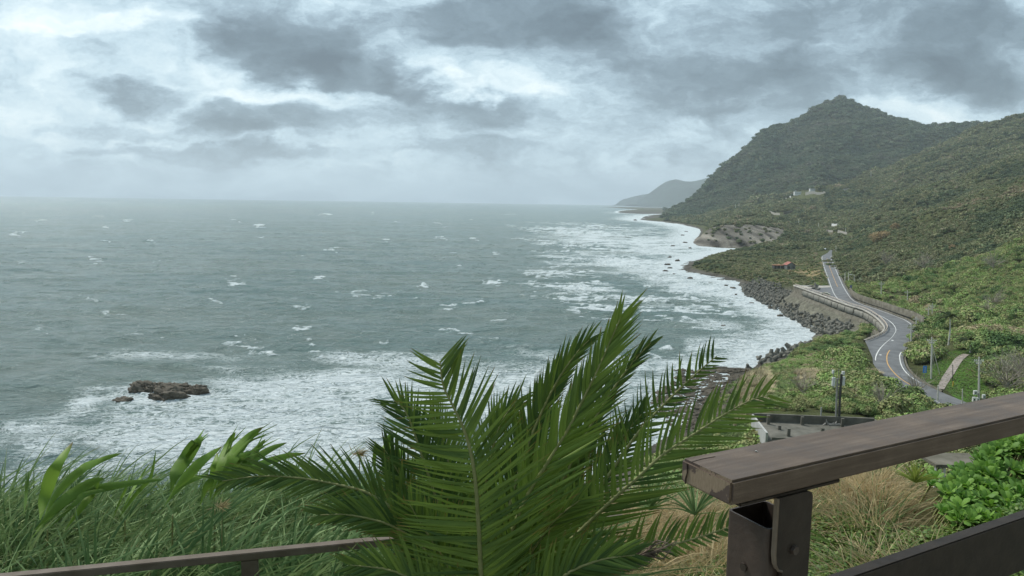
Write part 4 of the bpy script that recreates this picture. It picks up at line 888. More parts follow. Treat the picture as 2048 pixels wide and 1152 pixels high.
# blue road sign
m_blue = simple('blue_sign', (.03, .22, .62), .5, .4, 0, .08, 2); sb = hit(1848.5, 766); sg = empty('road_sign', sb, 'upright blue rectangular road sign with white symbols beside the near bend', 'sign')
Ys = sb.y
def sp(px, py, dy=0): return Vector(PD(px, py, Ys+dy))
mb = MB(); mb.tube([sb-Vector((0, 0, .5)), sp(1849, 742)], .07, 8); quad_part(sg, 'post', mb, m_gal)
c_ = (sp(1845.7, 731.5)+sp(1852.8, 745.8))/2; mb = MB(); mb.box(c_+Vector((0, -.1, 0)), (7.2*Ys/FPX, .06, 14.5*Ys/FPX)); pn = quad_part(sg, 'panel', mb, m_blue)
for k, (w_, h_) in enumerate([(.42, .10), (.10, .34), (.38, .09), (.30, .12)]): mb = MB(); mb.box(c_+Vector((.03*(k % 2), -.14, .55-.36*k)), (w_, .02, h_)); d_ = mb.build('symbol', m_white); d_.parent = pn
sb = hit(1702, 590); sb = Vector(PZ(1701, 583, ROADZ)); sg = empty('road_sign', sb, 'small faded purple-blue sign before the start of the retaining wall', 'sign'); mb = MB(); mb.tube([sb, sb+Vector((0, 0, 2.6))], .08, 6); quad_part(sg, 'post', mb, m_gal); mb = MB(); mb.box(sb+Vector((0, -.12, 2.6)), (1.1, .05, 1.3)); quad_part(sg, 'panel', mb, simple('faded_sign', (.16, .17, .30), .6, .3))
# red-roofed house on the flat
m_red = simple('red_roof', (.30, .11, .085), .7, .3, 0, .25, .8); m_hw = simple('dark_house_wall', (.16, .17, .16), .9, .2, 0, .3, .5); m_rust = simple('rusty_roof', (.30, .15, .09), .85, .2, 0, .4, .5)
hp = Vector(PZ(1582, 539, 8.5)); hk = hp.y/FPX; hs = empty('house', hp, 'small grey house with a red gabled roof on the coastal flat', 'house')
def hpart(nm, V, F_, mat, par=None):
    mb = MB(); mb.add([hp+Vector(v) for v in V], F_); return quad_part(hs, nm, mb, mat)
w_, d_, h_ = 17*hk/2, 7., 3.2
mb = MB(); mb.box(hp+Vector((0, d_/2, h_/2)), (2*w_, d_, h_)); quad_part(hs, 'wall', mb, m_hw)
hpart('gable', [(-w_, 0, h_), (w_, 0, h_), (0, 0, h_+2.0)], [(0, 1, 2)], m_hw)
hpart('roof', [(-w_-.5, -.4, h_-.1), (0, -.4, h_+2.2), (w_+.5, -.4, h_-.1), (-w_-.5, d_+.4, h_-.1), (0, d_+.4, h_+2.2), (w_+.5, d_+.4, h_-.1)], [(0, 1, 4, 3), (1, 2, 5, 4)], m_red)
mb = MB(); mb.box(hp+Vector((-1.5, -.05, 1.1)), (1.2, .12, 2.1)); quad_part(hs, 'door', mb, m_dark); mb = MB(); mb.box(hp+Vector((1.8, -.05, 1.7)), (1.4, .12, 1.0)); quad_part(hs, 'window', mb, m_dark)
hp2 = Vector(PZ(1561, 537.5, 8.5)); sh_ = empty('shed', hp2, 'long low shed with a rusty roof left of the red-roofed house', 'shed'); w2_ = 24*hk/2
mb = MB(); mb.box(hp2+Vector((0, 3, 1.1)), (2*w2_, 5, 2.2)); quad_part(sh_, 'wall', mb, m_dark)
mb = MB(); mb.box(hp2+Vector((0, 3, 2.45)), (2*w2_+.6, 5.8, .3)); quad_part(sh_, 'roof', mb, m_rust)
for x in (-w2_*.6, 0, w2_*.6): mb = MB(); mb.box(hp2+Vector((x, .2, 1.1)), (.25, .25, 2.2)); quad_part(sh_, 'post', mb, m_conc)
q = PZ(np.array([1612, 1640, 1645, 1618.]), np.array([535.5, 536.5, 541, 540.]), 8.2); 
# pale houses up the valley
def vhouse(px, py, w, h, lab, mat, dpt=8, Yoff=0, roof=True, Y=None):
    b_ = hit(px, py, 900) if Y is None else Vector(PD(px, py, Y)); k_ = b_.y/FPX; rt_ = empty('house', b_, lab, 'house', 'pale buildings in the valley')
    mb = MB(); mb.box(b_+Vector((0, dpt/2-2, h*k_/2+2)), (w*k_, dpt, h*k_+4)); quad_part(rt_, 'wall', mb, mat)
    mb = MB(); mb.box(b_+Vector((0, dpt/2-2, h*k_+4.35)), (w*k_+1, dpt+1, .6)); quad_part(rt_, 'roof', mb, m_concp)
    for i in range(3): mb = MB(); mb.box(b_+Vector(((i-1)*w*k_*.3, -2.1, h*k_*.5+3)), (w*k_*.13, .25, h*k_*.3)); quad_part(rt_, 'window', mb, m_dark)
m_vw = simple('white_render', (.66, .66, .64), .8, .2, 0, .1, .1)
vhouse(1595, 391, 13, 4.5, 'white two-storey house in the valley, leftmost of the pale buildings', m_vw); vhouse(1590, 385.5, 4, 1.5, 'little white block above the leftmost valley house', m_vw)
vhouse(1624.5, 383.5, 10, 3, 'small white house behind the long pale wall in the valley', m_vw)
def lowwall(px0, py0, px1, py1, h, lab, mat, nm='wall', ymin=900):
    a, b_ = hit(px0, py0, ymin), hit(px1, py1, ymin); mb = MB(); n = 8; up_ = Vector((0, 0, h)); V = []
    for k in range(n+1):
        p = a.lerp(b_, k/n); p = Vector((p.x, p.y-3, float(tz(p.x, p.y-3))+2.0)); V += [p-Vector((0, 0, 4)), p+up_*(1-.5*k/n), p+Vector((0, 1.2, h*(1-.5*k/n))), p+Vector((0, 1.2, -4))]
    F_ = [(k*4+i, k*4+(i+1) % 4, k*4+4+(i+1) % 4, k*4+4+i) for k in range(n) for i in range(4)]+[(0, 1, 2, 3), (n*4+3, n*4+2, n*4+1, n*4)]; mb.add(V, F_); tag(mb.build(nm, mat), lab, 'wall')
lowwall(1610, 391, 1646, 388, 6.5, 'long pale tapering wall right of the white valley houses', m_concp)
lowwall(1556, 398, 1568, 397.5, 2.5, 'short pale wall left of the white valley houses', m_vw); lowwall(1571, 397.5, 1581, 396.5, 2.5, 'second short pale wall beside the white valley houses', m_vw)
lowwall(1684, 382, 1698, 378.5, 3, 'pale roadside wall high on the wooded slope', m_concp); lowwall(1645, 387, 1656, 386, 3, 'grey wall continuing right of the long tapering wall', m_conc)
lowwall(1535, 427, 1559, 430, 4, 'grey concrete wall in the woods above the brown cliff', m_conc); lowwall(1566, 428, 1584, 424, 4, 'reddish grey wall in the woods above the brown cliff', m_concd); lowwall(1593, 419, 1600, 418.5, 3, 'small pale roof-like block in the woods above the cliff', m_concp)
lowwall(1662, 452.5, 1676, 452, 2.6, 'bright white low wall in the lower valley', m_vw, ymin=700); lowwall(1650, 463, 1664, 465, 2, 'pale low wall left in the lower valley', m_concp, ymin=700); lowwall(1674, 466, 1692, 469, 2.2, 'pale low wall beside the bit of road in the lower valley', m_concp, ymin=700)
# vehicles at the far end of the road
m_car = simple('white_car_paint', (.6, .61, .62), .35, .5, 0, .05, 1)
def car(px, py, lab, z=ROADZ, L=4.4, rot=1.2, mat=None):
    p = Vector(PZ(px, py, z)); r_ = empty('parked_car', p, lab, 'car', None, 0); Mz = Matrix.Rotation(rot, 3, 'Z')
    pr = [(-.5, .35), (-.5, .75), (-.44, .92), (-.3, .98), (-.2, 1.4), (.22, 1.42), (.34, .98), (.47, .88), (.5, .6), (.5, .35)]
    V = [Mz @ Vector((x*L, y, z_)) + p for y in (-.85, .85) for x, z_ in pr]; n = len(pr); mb = MB(); mb.add(V, [tuple(range(n)), tuple(range(n, 2*n))[::-1]]+[(i, n+i, n+(i+1) % n, (i+1) % n) for i in range(n)]); quad_part(r_, 'body', mb, mat or m_car)
    for y in (-.87, .87):
        V = [Mz @ Vector((x*L, y, z_)) + p for x, z_ in [(-.27, 1.0), (-.19, 1.32), (.2, 1.34), (.3, 1.0)]]; mb = MB(); mb.add(V, [(0, 1, 2, 3)]); quad_part(r_, 'window', mb, m_dark)
        for x in (-.31, .31): mb = MB(); c_ = Mz @ Vector((x*L, y, .33)) + p; a_ = Mz @ Vector((0, .12, 0)); mb.tube([c_-a_, c_+a_], .33, 12); quad_part(r_, 'wheel', mb, m_dark)
car(1650, 499.5, 'white car beside the far top end of the road'); car(1651, 590.5, 'pale yellowish car in the lay-by next to the guardrail', rot=2.6, mat=simple('cream_car_paint', (.5, .48, .36), .4, .4, 0, .05, 1))

for i, (px, py, r_) in enumerate([(1834, 664, 3.0), (1826, 682, 2.8), (1842, 684, 3.4), (1824, 700, 2.8), (1838, 704, 3.2), (1822, 716, 2.4), (1836, 722, 2.8), (1856, 700, 3.2), (1862, 680, 3.4), (1850, 668, 3.2)]):
    b_ = Vector(PZ(px, py, ROADZ)); b_.z = float(tz(b_.x, b_.y)); o = link('shrub', near_protos[i % 6], None, None, b_+Vector((0, 0, r_*.4))); o.scale = (r_, r_, r_*1.1); o.rotation_euler.z = i*1.3
    tag(o, 'round dark green bush overhanging the inside edge of the near road bend', 'shrub', 'bushes overhanging the bend')
# bare and leafy trees one can tell apart, and two palms above the near bend
def bare_tree(px, py, s, lab, seed, Y=None):
    r = np.random.default_rng(seed); b_ = hit(px, py, 90); root = empty('bare_tree', b_, lab, 'tree', 'grey bare-branched trees'); mb = MB(); mb.tube([b_-Vector((0, 0, .5)), b_+Vector((.1, 0, s*.3)), b_+Vector((.2, 0, s*.55))], [s*.035, s*.028, s*.02], 7); quad_part(root, 'trunk', mb, m_bare)
    mb = MB()
    for k in range(26):
        a, e_ = r.uniform(0, 6.28), r.uniform(.25, 1.3); d = Vector((math.cos(a)*math.cos(e_), math.sin(a)*math.cos(e_), math.sin(e_))); st = b_+Vector((.15, 0, s*r.uniform(.25, .55))); p1 = st+d*s*.35; p2 = p1+(d+Vector(r.normal(size=3)*.25))*s*.35
        mb.tube([st, p1, p2], [s*.014, s*.009, s*.003], 4, False)
        for j in range(7): q_ = p1.lerp(p2, r.uniform(-.6, 1)); mb.tube([q_, q_+(d+Vector(r.normal(size=3)*.6)+Vector((0, 0, .3)))*s*.2], [s*.006, s*.002], 3, False)
    quad_part(root, 'crown', mb, m_bare)
for i, (px, py, s, lab) in enumerate([(2010, 800, 8, 'spreading bare grey tree at the right edge above the handrail'), (2035, 770, 7, 'bare grey tree upper right beside the picture edge'), (1975, 640, 5, 'grey bare bush on the mid slope right of the palms'), (1845, 545, 9, 'pale bare tree on the slope above the far poles'), (1985, 545, 8, 'grey leafless tree high on the right slope'),
    (1770, 535, 9, 'leafless spreading tree right of the far straight road'), (1600, 800, 4.5, 'wiry bare bush in the thicket left of the antenna mast'), (1760, 830, 4.5, 'bare twiggy bush behind the handrail, right of the flat roof'), (1830, 800, 5, 'bare twiggy bush below the nearest bit of road'), (1985, 620, 6, 'brownish bare tree among green shrubs at the right')]): bare_tree(px, py, s, lab, 400+i)
m_tan = foliage_mat('tan_foliage', [(.4, (.26, .19, .10)), (.6, (.36, .27, .14))], .3)
for i, (px, py, s, lab) in enumerate([(1752, 487, 16, 'tall yellowish tan bush cluster standing out on the slope'), (1768, 480, 14, 'second tan bush right of the tall one on the slope'), (1905, 505, 9, 'yellowish bush high on the near slope'), (1790, 462, 12, 'dull tan bush behind the tall yellowish ones')]):
    b_ = hit(px, py, 200); m = crown_mesh('leaf_crown', 800, .07, 500+i, 1.0, 8, m_tan); o = link('tan_bush', m, None, None, b_+Vector((0, 0, s*.2))); o.scale = (s*.42, s*.42, s*.5); tag(o, lab, 'bush')
m_palmf = foliage_mat('palm_green', [(.4, (.10, .15, .045)), (.6, (.17, .21, .08))], .4)
def hill_palm(px, py, h, lab, seed, fl=3.6):
    r = np.random.default_rng(seed); b_ = hit(px, py, 90); root = empty('palm_tree', b_, lab, 'palm', 'palms above the near bend'); top = b_+Vector((-.2, 0, h)); mb = MB(); mb.tube([b_-Vector((0, 0, .5)), b_+Vector((.1, 0, h*.5)), top], [.28, .2, .17], 9); quad_part(root, 'trunk', mb, m_pole)
    for k in range(16):
        a = k*2.4; e_ = r.uniform(-.1, 1.1); d = Vector((math.cos(a)*math.cos(e_)-.35, math.sin(a)*math.cos(e_), math.sin(e_))); mb = MB(); prev = None; side_ = d.cross(Vector((0, 0, 1))).normalized()
        P_ = [top+d*fl*s_+Vector((0, 0, -fl*.55*s_*s_)) for s_ in np.linspace(0, 1, 12)]; mb.tube(P_, [.05]*6+[.03]*6, 4)
        for i in range(1, 11):
            for j in range(4):
                p = P_[i].lerp(P_[i+1], j/4)
                for sg_ in (-1, 1):
                    ll = fl*.26*math.sin(math.pi*(i+1)/13); q_ = p+side_*sg_*ll*.8+d*ll*.4+Vector((0, 0, -ll*.45)); w_ = d*.06; mb.add([p-w_, p+w_, q_+w_*.2, q_-w_*.2], [(0, 1, 2, 3)])
        quad_part(root, 'frond', mb, m_palmf)
hill_palm(1897, 690, 8.5, 'palm with a visible pale trunk above the near bend', 1); hill_palm(1940, 706, 3.6, 'lower palm with a hidden trunk at the top of the gravel path', 2, 3.2)
# ------------------------------------------------------------------ foreground: terrace, handrails, palm, grasses
xs_ = np.linspace(-34, 40, 240); ys_ = np.exp(np.linspace(math.log(1.0), math.log(47), 150)); NX, NY = np.meshgrid(xs_, ys_)
def near_z(x, y):
    x = np.asarray(x, float); y = np.asarray(y, float)
    drop = 3.25-.62*sstep(1.6, 4.8, x); crest = 7.1+0*x
    far = tz(x*45/np.maximum(y, 45.)*1.0, 45+0*y); f = np.clip((y-crest)/(45-crest), 0, 1)**.72
    z0 = CAMZ-drop+.10*fbm(x/1.3, y/1.3, 3, 12)
    return z0*(1-f)+(far-.6)*f
NZ = near_z(NX, NY)
m_turf = simple('turf', (.11, .10, .045), .95, .1, 0, .4, 3, .6, (.045, .05, .02))
tag(link('ground', mesh_np('ground', np.stack([NX, NY, NZ], -1).reshape(-1, 3), grid_faces(150, 240), True), m_turf), kind='structure')
def dripping(name, col, col2, rough, spec, sc, bump=.15):
    return simple(name, col, rough, spec, 0, .2, sc, bump, col2)
m, t, b = newmat('brown_painted_wood'); m_rwood = m
tc = t.node('ShaderNodeTexCoord').outputs['Object']
g1 = t.noise(t.node('ShaderNodeMapping', ins={'Vector': tc, 'Scale': (3, 60, 60)}).outputs[0], 1.2, 6, .65); g2 = t.noise(tc, 9, 6, .6); g3 = t.noise(tc, 600, 2, .6)
f = t.math('ADD', t.math('MULTIPLY', g1, .35), t.math('ADD', t.math('MULTIPLY', g2, .35), t.math('MULTIPLY', g3, .3)))
t.l.new(t.ramp(f, [(.36, (.055, .036, .025)), (.5, (.105, .076, .056)), (.64, (.20, .155, .12))]), b.inputs['Base Color'])
t.l.new(t.maprange(g2, .3, .7, .38, .62), b.inputs['Roughness']); b.inputs['Specular IOR Level'].default_value = .28
t.l.new(t.node('ShaderNodeBump', ins={'Strength': .35, 'Distance': .002, 'Height': f}).outputs[0], b.inputs['Normal'])
m, t, b = newmat('end_grain_wood'); m_end = m
tc = t.node('ShaderNodeTexCoord').outputs['Object']
g2 = t.noise(tc, 14, 5, .6, .6); g3 = t.noise(t.node('ShaderNodeMapping', ins={'Vector': tc, 'Scale': (40, 260, 40)}).outputs[0], 1.5, 4, .7)
base = t.ramp(g3, [(.3, (.15, .115, .075)), (.7, (.25, .195, .135))]); t.l.new(t.mix(t.maprange(g2, .50, .535), base, (.07, .05, .04)), b.inputs['Base Color']); b.inputs['Roughness'].default_value = .8
m_post = dripping('brown_painted_steel', (.068, .050, .040), (.040, .030, .026), .5, .4, 22, .12)
m_plate = dripping('dark_steel_plate', (.042, .033, .026), (.024, .019, .015), .55, .25, 20)
ZT = CAMZ-.45
A_ = Vector(PZ(1464, 963, ZT)); B_ = Vector(PZ(2048, 831, ZT)); D_ = (B_-A_).normalized(); Wv = Vector((-D_.y, D_.x, 0)); F_far = Vector(PZ(1342, 920, ZT)); WID = (F_far-A_).dot(Wv)
SK = (F_far-A_).dot(D_)
v = ray(1462, 1014); THK = ZT-(CAMZ+v[2]/v[1]*A_.y)
print('rail', D_, WID, SK, THK)
RM = Matrix((D_, Wv, Vector((0, 0, 1)))).transposed().to_4x4(); RM.translation = A_
def onplane(px, py, w):   # point on the vertical plane w metres behind the near edge, in rail coordinates
    v = Vector(ray(px, py)); o = Vector((0, 0, CAMZ)); t_ = ((A_+Wv*w-o).dot(Wv))/v.dot(Wv); return RM.inverted() @ (o+v*t_)
hr = link('handrail', None, None, None); hr.matrix_world = RM; tag(hr, 'big brown wooden handrail with a worn end on a steel post, close at the right', 'handrail')
def rpart(nm, mb, mat, bevel=0, smooth=False, par=None):
    o = mb.build(nm, mat, par or hr, smooth, bevel); return o
LEN = 3.2
mb = MB(); mb.box((LEN/2, WID/2, -THK/2), (LEN, WID, THK)); rl = rpart('rail', mb, m_rwood, .0045)
rl.data.materials.append(m_end)
for pl in rl.data.polygons:
    if pl.normal.x < -.95: pl.material_index = 1
for pl in rl.data.polygons: pl.use_smooth = True
rl.data.set_sharp_from_angle(angle=R(50))
# crack and a chip on the end
mb = MB(); mb.tube([(-.0012, WID*.86, -.004), (-.0015, WID*.84, -.02), (-.0012, WID*.88, -.034), (-.001, WID*.87, -THK+.002)], .0012, 5); rpart('crack', mb, m_plate, par=rl)
mb = MB(); mb.tube([(-.0002, WID*.8, .0003), (.03, WID*.83, .0004), (.06, WID*.82, .0004)], .0006, 5); rpart('crack', mb, m_plate, par=rl)
c0 = RM.inverted() @ Vector(PZ(1512, 904, ZT)); mb = MB(); mb.tube([(c0.x, c0.y, 0), (c0.x+.003, c0.y+.002, .0012)], [.003, .001], 6); rpart('white_fleck', mb, m_pan, par=rl)
# post: open square tube
pw_ = .018; fc = onplane(1536, 1060, pw_); bc = onplane(1433, 1022, pw_); side_w = .10
k0 = Vector(ray(1433, 1024)); t_ = (fc.z+ZT-CAMZ)/k0.z; pl_ = RM.inverted() @ (Vector((0, 0, CAMZ))+k0*t_); side_w = max(.07, min(.13, pl_.y-pw_)); print('post', fc, side_w)
PX0 = fc.x; PS = side_w; th = .004
mb = MB(); zt = fc.z; zb = -2.6
def ring(r0, z): return [(PX0+r0, pw_+r0, z), (PX0+PS-r0, pw_+r0, z), (PX0+PS-r0, pw_+PS-r0, z), (PX0+r0, pw_+PS-r0, z)]
def rring(r0, z, cr=.009, n=4):
    out = []; c4 = [(PX0+r0, pw_+r0, math.pi), (PX0+PS-r0, pw_+r0, 1.5*math.pi), (PX0+PS-r0, pw_+PS-r0, 0), (PX0+r0, pw_+PS-r0, .5*math.pi)]
    for (x, y, a) in c4:
        sx_, sy_ = (1 if x < PX0+PS/2 else -1), (1 if y < pw_+PS/2 else -1)
        for k in range(n+1): an_ = a+k*math.pi/2/n; out.append((x+sx_*cr+math.cos(an_)*cr, y+sy_*cr+math.sin(an_)*cr, z))
    return out
R1, R2, R3, R4 = rring(0, zb), rring(0, zt), rring(th, zt, .006), rring(th, zt-.5, .006); n = len(R1); V = R1+R2+R3+R4
mb.add(V, [(r_*n+i, r_*n+(i+1) % n, (r_+1)*n+(i+1) % n, (r_+1)*n+i) for r_ in range(3) for i in range(n)]); rpart('post', mb, m_post)
# bracket: plate bolted to the post, with a flange under the rail
b1 = onplane(1558, 1012, pw_-.014); b2 = onplane(1628, 990, pw_-.014); b3 = onplane(1562, 1140, pw_-.014)
mb = MB(); x0, x1, zt2 = b1.x, b2.x, -THK-.010; zb2 = b3.z
prof = [(x0, zt2), (x0, zb2+.03), (x0+.003, zb2+.012), (x0+.010, zb2), (x0+.02, zb2-.004), (x0+.04, zb2-.3), (x1, zb2-.3), (x1, zt2-.012), (x1-.003, zt2-.004), (x1-.012, zt2)]
nn_ = len(prof); V = [(x, pw_-.012, z) for x, z in prof]+[(x, pw_-.004, z) for x, z in prof]
mb.add(V, [tuple(range(nn_)), tuple(range(nn_, 2*nn_))[::-1]]+[(i, (i+1) % nn_, nn_+(i+1) % nn_, nn_+i) for i in range(nn_)]); br = rpart('bracket', mb, m_plate)
m_frail0 = simple('edge_highlight', (.16, .13, .10), .6, .3, 0, .2, 30)  # paler tone paints a highlight along the bracket edge
mb = MB(); V = [(x-.0015, pw_-.016, z) for x, z in prof[:5]]+[(x-.0015, pw_-.004, z) for x, z in prof[:5]]; mb.add(V, [(i, i+1, 5+i+1, 5+i) for i in range(4)]); mb.tube([(x-.0015, pw_-.013, z) for x, z in prof[:5]], .0022, 6); rpart('highlight_bead', mb, m_frail0, par=br)
f1 = onplane(1486, 1016, .004); f2 = onplane(1686, 969, .004)
mb = MB(); mb.box(((f1.x+f2.x)/2, WID*.5, -THK-.0075), (f2.x-f1.x, WID-.02, .007)); rpart('flange', mb, m_plate, .0015)
bo = onplane(1588, 1100, pw_-.014); mb = MB(); mb.tube([(bo.x, pw_-.013, bo.z), (bo.x, pw_-.019, bo.z)], [.009, .008], 6); rpart('bolt', mb, m_post, par=br)
bo = onplane(1478, 1150, pw_); mb = MB(); q_ = RM.inverted() @ Vector(PZ(1478, 1151, ZT-.2)); mb.tube([(PX0-.004, pw_+PS*.5, zt-.09), (PX0+.001, pw_+PS*.5, zt-.09)], .008, 6); rpart('bolt', mb, m_plate)
# lower rail board
l1 = onplane(2048, 1029, WID/2); l2 = onplane(1671, 1152, WID/2); l3 = onplane(2048, 1133, WID/2); print('lower', l1, l2, l3)
hh = l1.z-l3.z; zc = (l1.z+l2.z)/2
mb = MB(); mb.box(((PX0+PS+LEN)/2, WID/2, zc-hh/2), (LEN-PX0-PS, .03, hh)); rpart('lower_rail', mb, m_plate, .003)
# left lower fence
ZL = CAMZ-2.2; a_, b_ = Vector(PZ(0, 1146, ZL)), Vector(PZ(760, 1072, ZL)); d_ = (b_-a_).normalized(); w_ = Vector((-d_.y, d_.x, 0)); LM = Matrix((d_, w_, Vector((0, 0, 1)))).transposed().to_4x4(); LM.translation = a_
fe = link('fence', None, None, None); fe.matrix_world = LM; tag(fe, 'low brown fence rail running in front of the arching grass at lower left', 'fence'); Lf = (b_-a_).length
m_frail = simple('weathered_brown_rail', (.17, .14, .115), .7, .2, 0, .2, 6, .1, (.10, .08, .06))
mb = MB(); mb.box((Lf/2+.1, -.03, -.024), (Lf+3.2, .062, .048)); mb.build('rail', m_frail, fe, bevel=.004)
for px in (501, -60, 980):
    q_ = LM.inverted() @ Vector(PZ(px, 1110, ZL-.05)); mb = MB(); mb.box((q_.x, -.03, -.55), (.10, .055, 1.0)); mb.build('post', m_frail, fe, bevel=.004)
mb = MB(); mb.box((Lf/2+.1, -.03, -.42), (Lf+3.2, .03, .09)); mb.build('lower_rail', m_frail, fe, bevel=.004)

# terrace the viewer stands on; unseen slope added behind it to block low sky light
tb_ = MB(); tb_.box((2, -2.6, CAMZ-1.66), (30, 7.4, .2)); tag(tb_.build('pavement', m_conc), kind='structure')
hx, hy = np.meshgrid(np.linspace(-150, 320, 80), np.linspace(-6.4, -150, 50)); hzz = CAMZ-3.4+(-hy-6.4)*(.55+.45*sstep(-40, 30, hx))+3*fbm(hx/14, hy/14, 4, 90); hzz = np.where(-hy < 8, CAMZ-3.4, hzz)*1.0
tag(link('hills', mesh_np('hills', np.stack([hx, hy, hzz], -1).reshape(-1, 3), grid_faces(50, 80)[:, ::-1], True), m_turf), kind='structure')
# leaves ---------------------------------------------------------------
def leaf_mat(name, lo, hi, tip, back, rough=.42, spec=.5, tipat=.93, sc=3., trans=.25):
    m, t, b = newmat(name)
    ti = t.node('ShaderNodeAttribute', attribute_name='tint').outputs['Fac']; al = t.node('ShaderNodeAttribute', attribute_name='along').outputs['Fac']
    pos = t.node('ShaderNodeNewGeometry'); nz_ = t.noise(pos.outputs['Position'], sc, 4, .6)
    orn = t.node('ShaderNodeObjectInfo').outputs['Random']; c_ = t.mix(t.maprange(t.math('ADD', t.math('ADD', t.math('MULTIPLY', ti, .6), t.math('MULTIPLY', nz_, .5)), t.math('MULTIPLY', t.math('SUBTRACT', orn, .5), .35)), .2, .85), lo, hi)
    c_ = t.mix(pos.outputs['Backfacing'], c_, t.mix(.55, c_, back))
    tf = t.maprange(t.math('ADD', al, t.math('MULTIPLY', ti, .12)), tipat, tipat+.12)
    t.l.new(t.mix(tf, c_, tip), b.inputs['Base Color']); b.inputs['Roughness'].default_value = rough; b.inputs['Specular IOR Level'].default_value = spec
    tb = t.node('ShaderNodeBsdfTranslucent'); t.l.new(c_, tb.inputs[0]); mx = t.node('ShaderNodeMixShader', ins={0: trans, 1: b.outputs[0], 2: tb.outputs[0]}); t.l.new(mx.outputs[0], t.n['Material Output'].inputs[0])
    return m
class Leaves:
    def __init__(s): s.V = []; s.F = []; s.t = []; s.a = []; s.b = 0
    def blade(s, pts, wid, side, tint, prof=None, fold=.25):
        """folded strip along pts; wid half width; side unit vectors"""
        n = len(pts); u = np.linspace(0, 1, n); pr = prof(u) if prof is not None else np.sin(np.pi*np.clip(u*.92+.08, 0, 1))**.6
        T_ = np.gradient(pts, axis=0); T_ /= np.linalg.norm(T_, axis=1)[:, None]+1e-9
        sd = side-T_*(T_*side).sum(1)[:, None]; sd /= np.linalg.norm(sd, axis=1)[:, None]+1e-9; nm = np.cross(T_, sd)
        w = (wid*pr)[:, None]
        L_ = pts-sd*w+nm*w*fold; R_ = pts+sd*w+nm*w*fold
        s.V += [L_, pts, R_]; b = s.b
        i = np.arange(n-1)
        s.F += [np.stack([b+i, b+i+1, b+n+i+1, b+n+i], -1), np.stack([b+n+i, b+n+i+1, b+2*n+i+1, b+2*n+i], -1)]
        s.a += [u, u, u]; s.t += [np.full(3*n, tint)]; s.b += 3*n
    def build(s, name, mat, parent=None):
        m = mesh_np(name, np.concatenate(s.V), np.concatenate(s.F), True, {'tint': ('POINT', 'FLOAT', np.concatenate(s.t)), 'along': ('POINT', 'FLOAT', np.concatenate(s.a))}); return link(name, m, mat, parent)
m_palm = leaf_mat('palm_leaflet', (.026, .070, .006), (.27, .38, .040), (.24, .12, .05), (.085, .14, .055), .55, .14, .93, 4, .14)
m_rach = simple('palm_rib', (.27, .27, .115), .6, .3, 0, .25, 20, 0, (.18, .20, .07))
palm_base = Vector(PD(985, 1300, 3.7)); pg = near_z(palm_base.x, palm_base.y)
palm = empty('palm_tree', (palm_base.x, palm_base.y, float(pg)), 'large green feather-leaved palm filling the foreground centre between the two handrails', 'palm')
def pp(o): o.parent = palm; o.matrix_parent_inverse = Matrix.Translation(palm.location).inverted(); return o
mb = MB(); z0 = float(pg)-.2; mb.tube([(palm_base.x, palm_base.y+.1, z0), (palm_base.x+.02, palm_base.y+.08, z0+.5), (palm_base.x, palm_base.y+.05, palm_base.z-.05), (palm_base.x, palm_base.y+.02, palm_base.z+.12)], [.17, .15, .16, .08], 14); pp(mb.build('trunk', simple('palm_bark', (.16, .12, .08), .95, .1, 0, .4, 14, .8, (.06, .045, .03))))
SH = .0125
def frond(pts, aL, lL, aR, lR, n=58, s0=.10, wid=SH, lift=.25, seed=0, tipang=.45, droop=.10, rr=.0125, wind=.05, tb=0, mat=None, swirl=0):
    """pts: (px, py, distance) of the rib; aL/aR leaflet angles in degrees from the rib, lL/lR lengths in metres"""
    r = np.random.default_rng(900+seed); P = np.array([PD(a, b_, c_) for a, b_, c_ in pts]); P = catmull(P, 14); seg = np.r_[0, np.cumsum(np.linalg.norm(np.diff(P, axis=0), axis=1))]; Lt = seg[-1]
    at = lambda s_: np.array([np.interp(s_*Lt, seg, P[:, k]) for k in range(3)])
    lv = Leaves()
    for sg, ang, ln in ((-1, aL, lL), (1, aR, lR)):
        if ln <= 0: continue
        for i in range(n):
            s_ = s0+(1-s0)*(i+.5*(sg > 0)+r.uniform(-.25, .25))/n; s_ = min(max(s_, 0), .998)
            p = at(s_); T_ = at(min(s_+.02, 1))-at(max(s_-.02, 0)); T_ /= np.linalg.norm(T_)
            N_ = np.array([-p[0]*.3, -p[1], (CAMZ-p[2])*.5]); N_ -= T_*N_.dot(T_); N_ /= np.linalg.norm(N_); S_ = np.cross(T_, N_)*sg   # +1 = right of the rib as drawn
            a = R(ang)*(1-(1-tipang)*s_**1.4)*r.uniform(.86, 1.12); prof_ = min(1, .5+1.6*s_)*(1-.62*s_**2.2); L1 = ln*prof_*r.uniform(.88, 1.1)
            d = T_*math.cos(a)+S_*math.sin(a)+N_*(lift*r.uniform(-.6, 1.5)); d /= np.linalg.norm(d); u = np.linspace(0, 1, 6)[:, None]
            q = p+d*u*L1+np.array([wind, 0, -droop])*L1*u**2*r.uniform(.3, 1.7)+T_*L1*.10*u**2
            sd = np.cross(d, N_+r.normal(size=3)*.26); sd /= np.linalg.norm(sd)
            lv.blade(q, wid*r.uniform(.75, 1.15)*(1-.35*s_), np.repeat(sd[None], 6, 0), np.clip(.5+r.normal()*.25, 0, 1)+tb, lambda x: np.clip(np.minimum(x*9+.6, 1)*(1-x**2.2)**.8, .03, 1), .32)
    fo = pp(lv.build('frond', mat or m_palm)); mb = MB(); k = list(range(0, len(P), 5))+[len(P)-1]
    mb.tube([P[i] for i in k], [rr*(1-.8*i/len(P)) for i in k], 7); ro = mb.build('rib', m_rach, smooth=True); ro.parent = fo; return fo
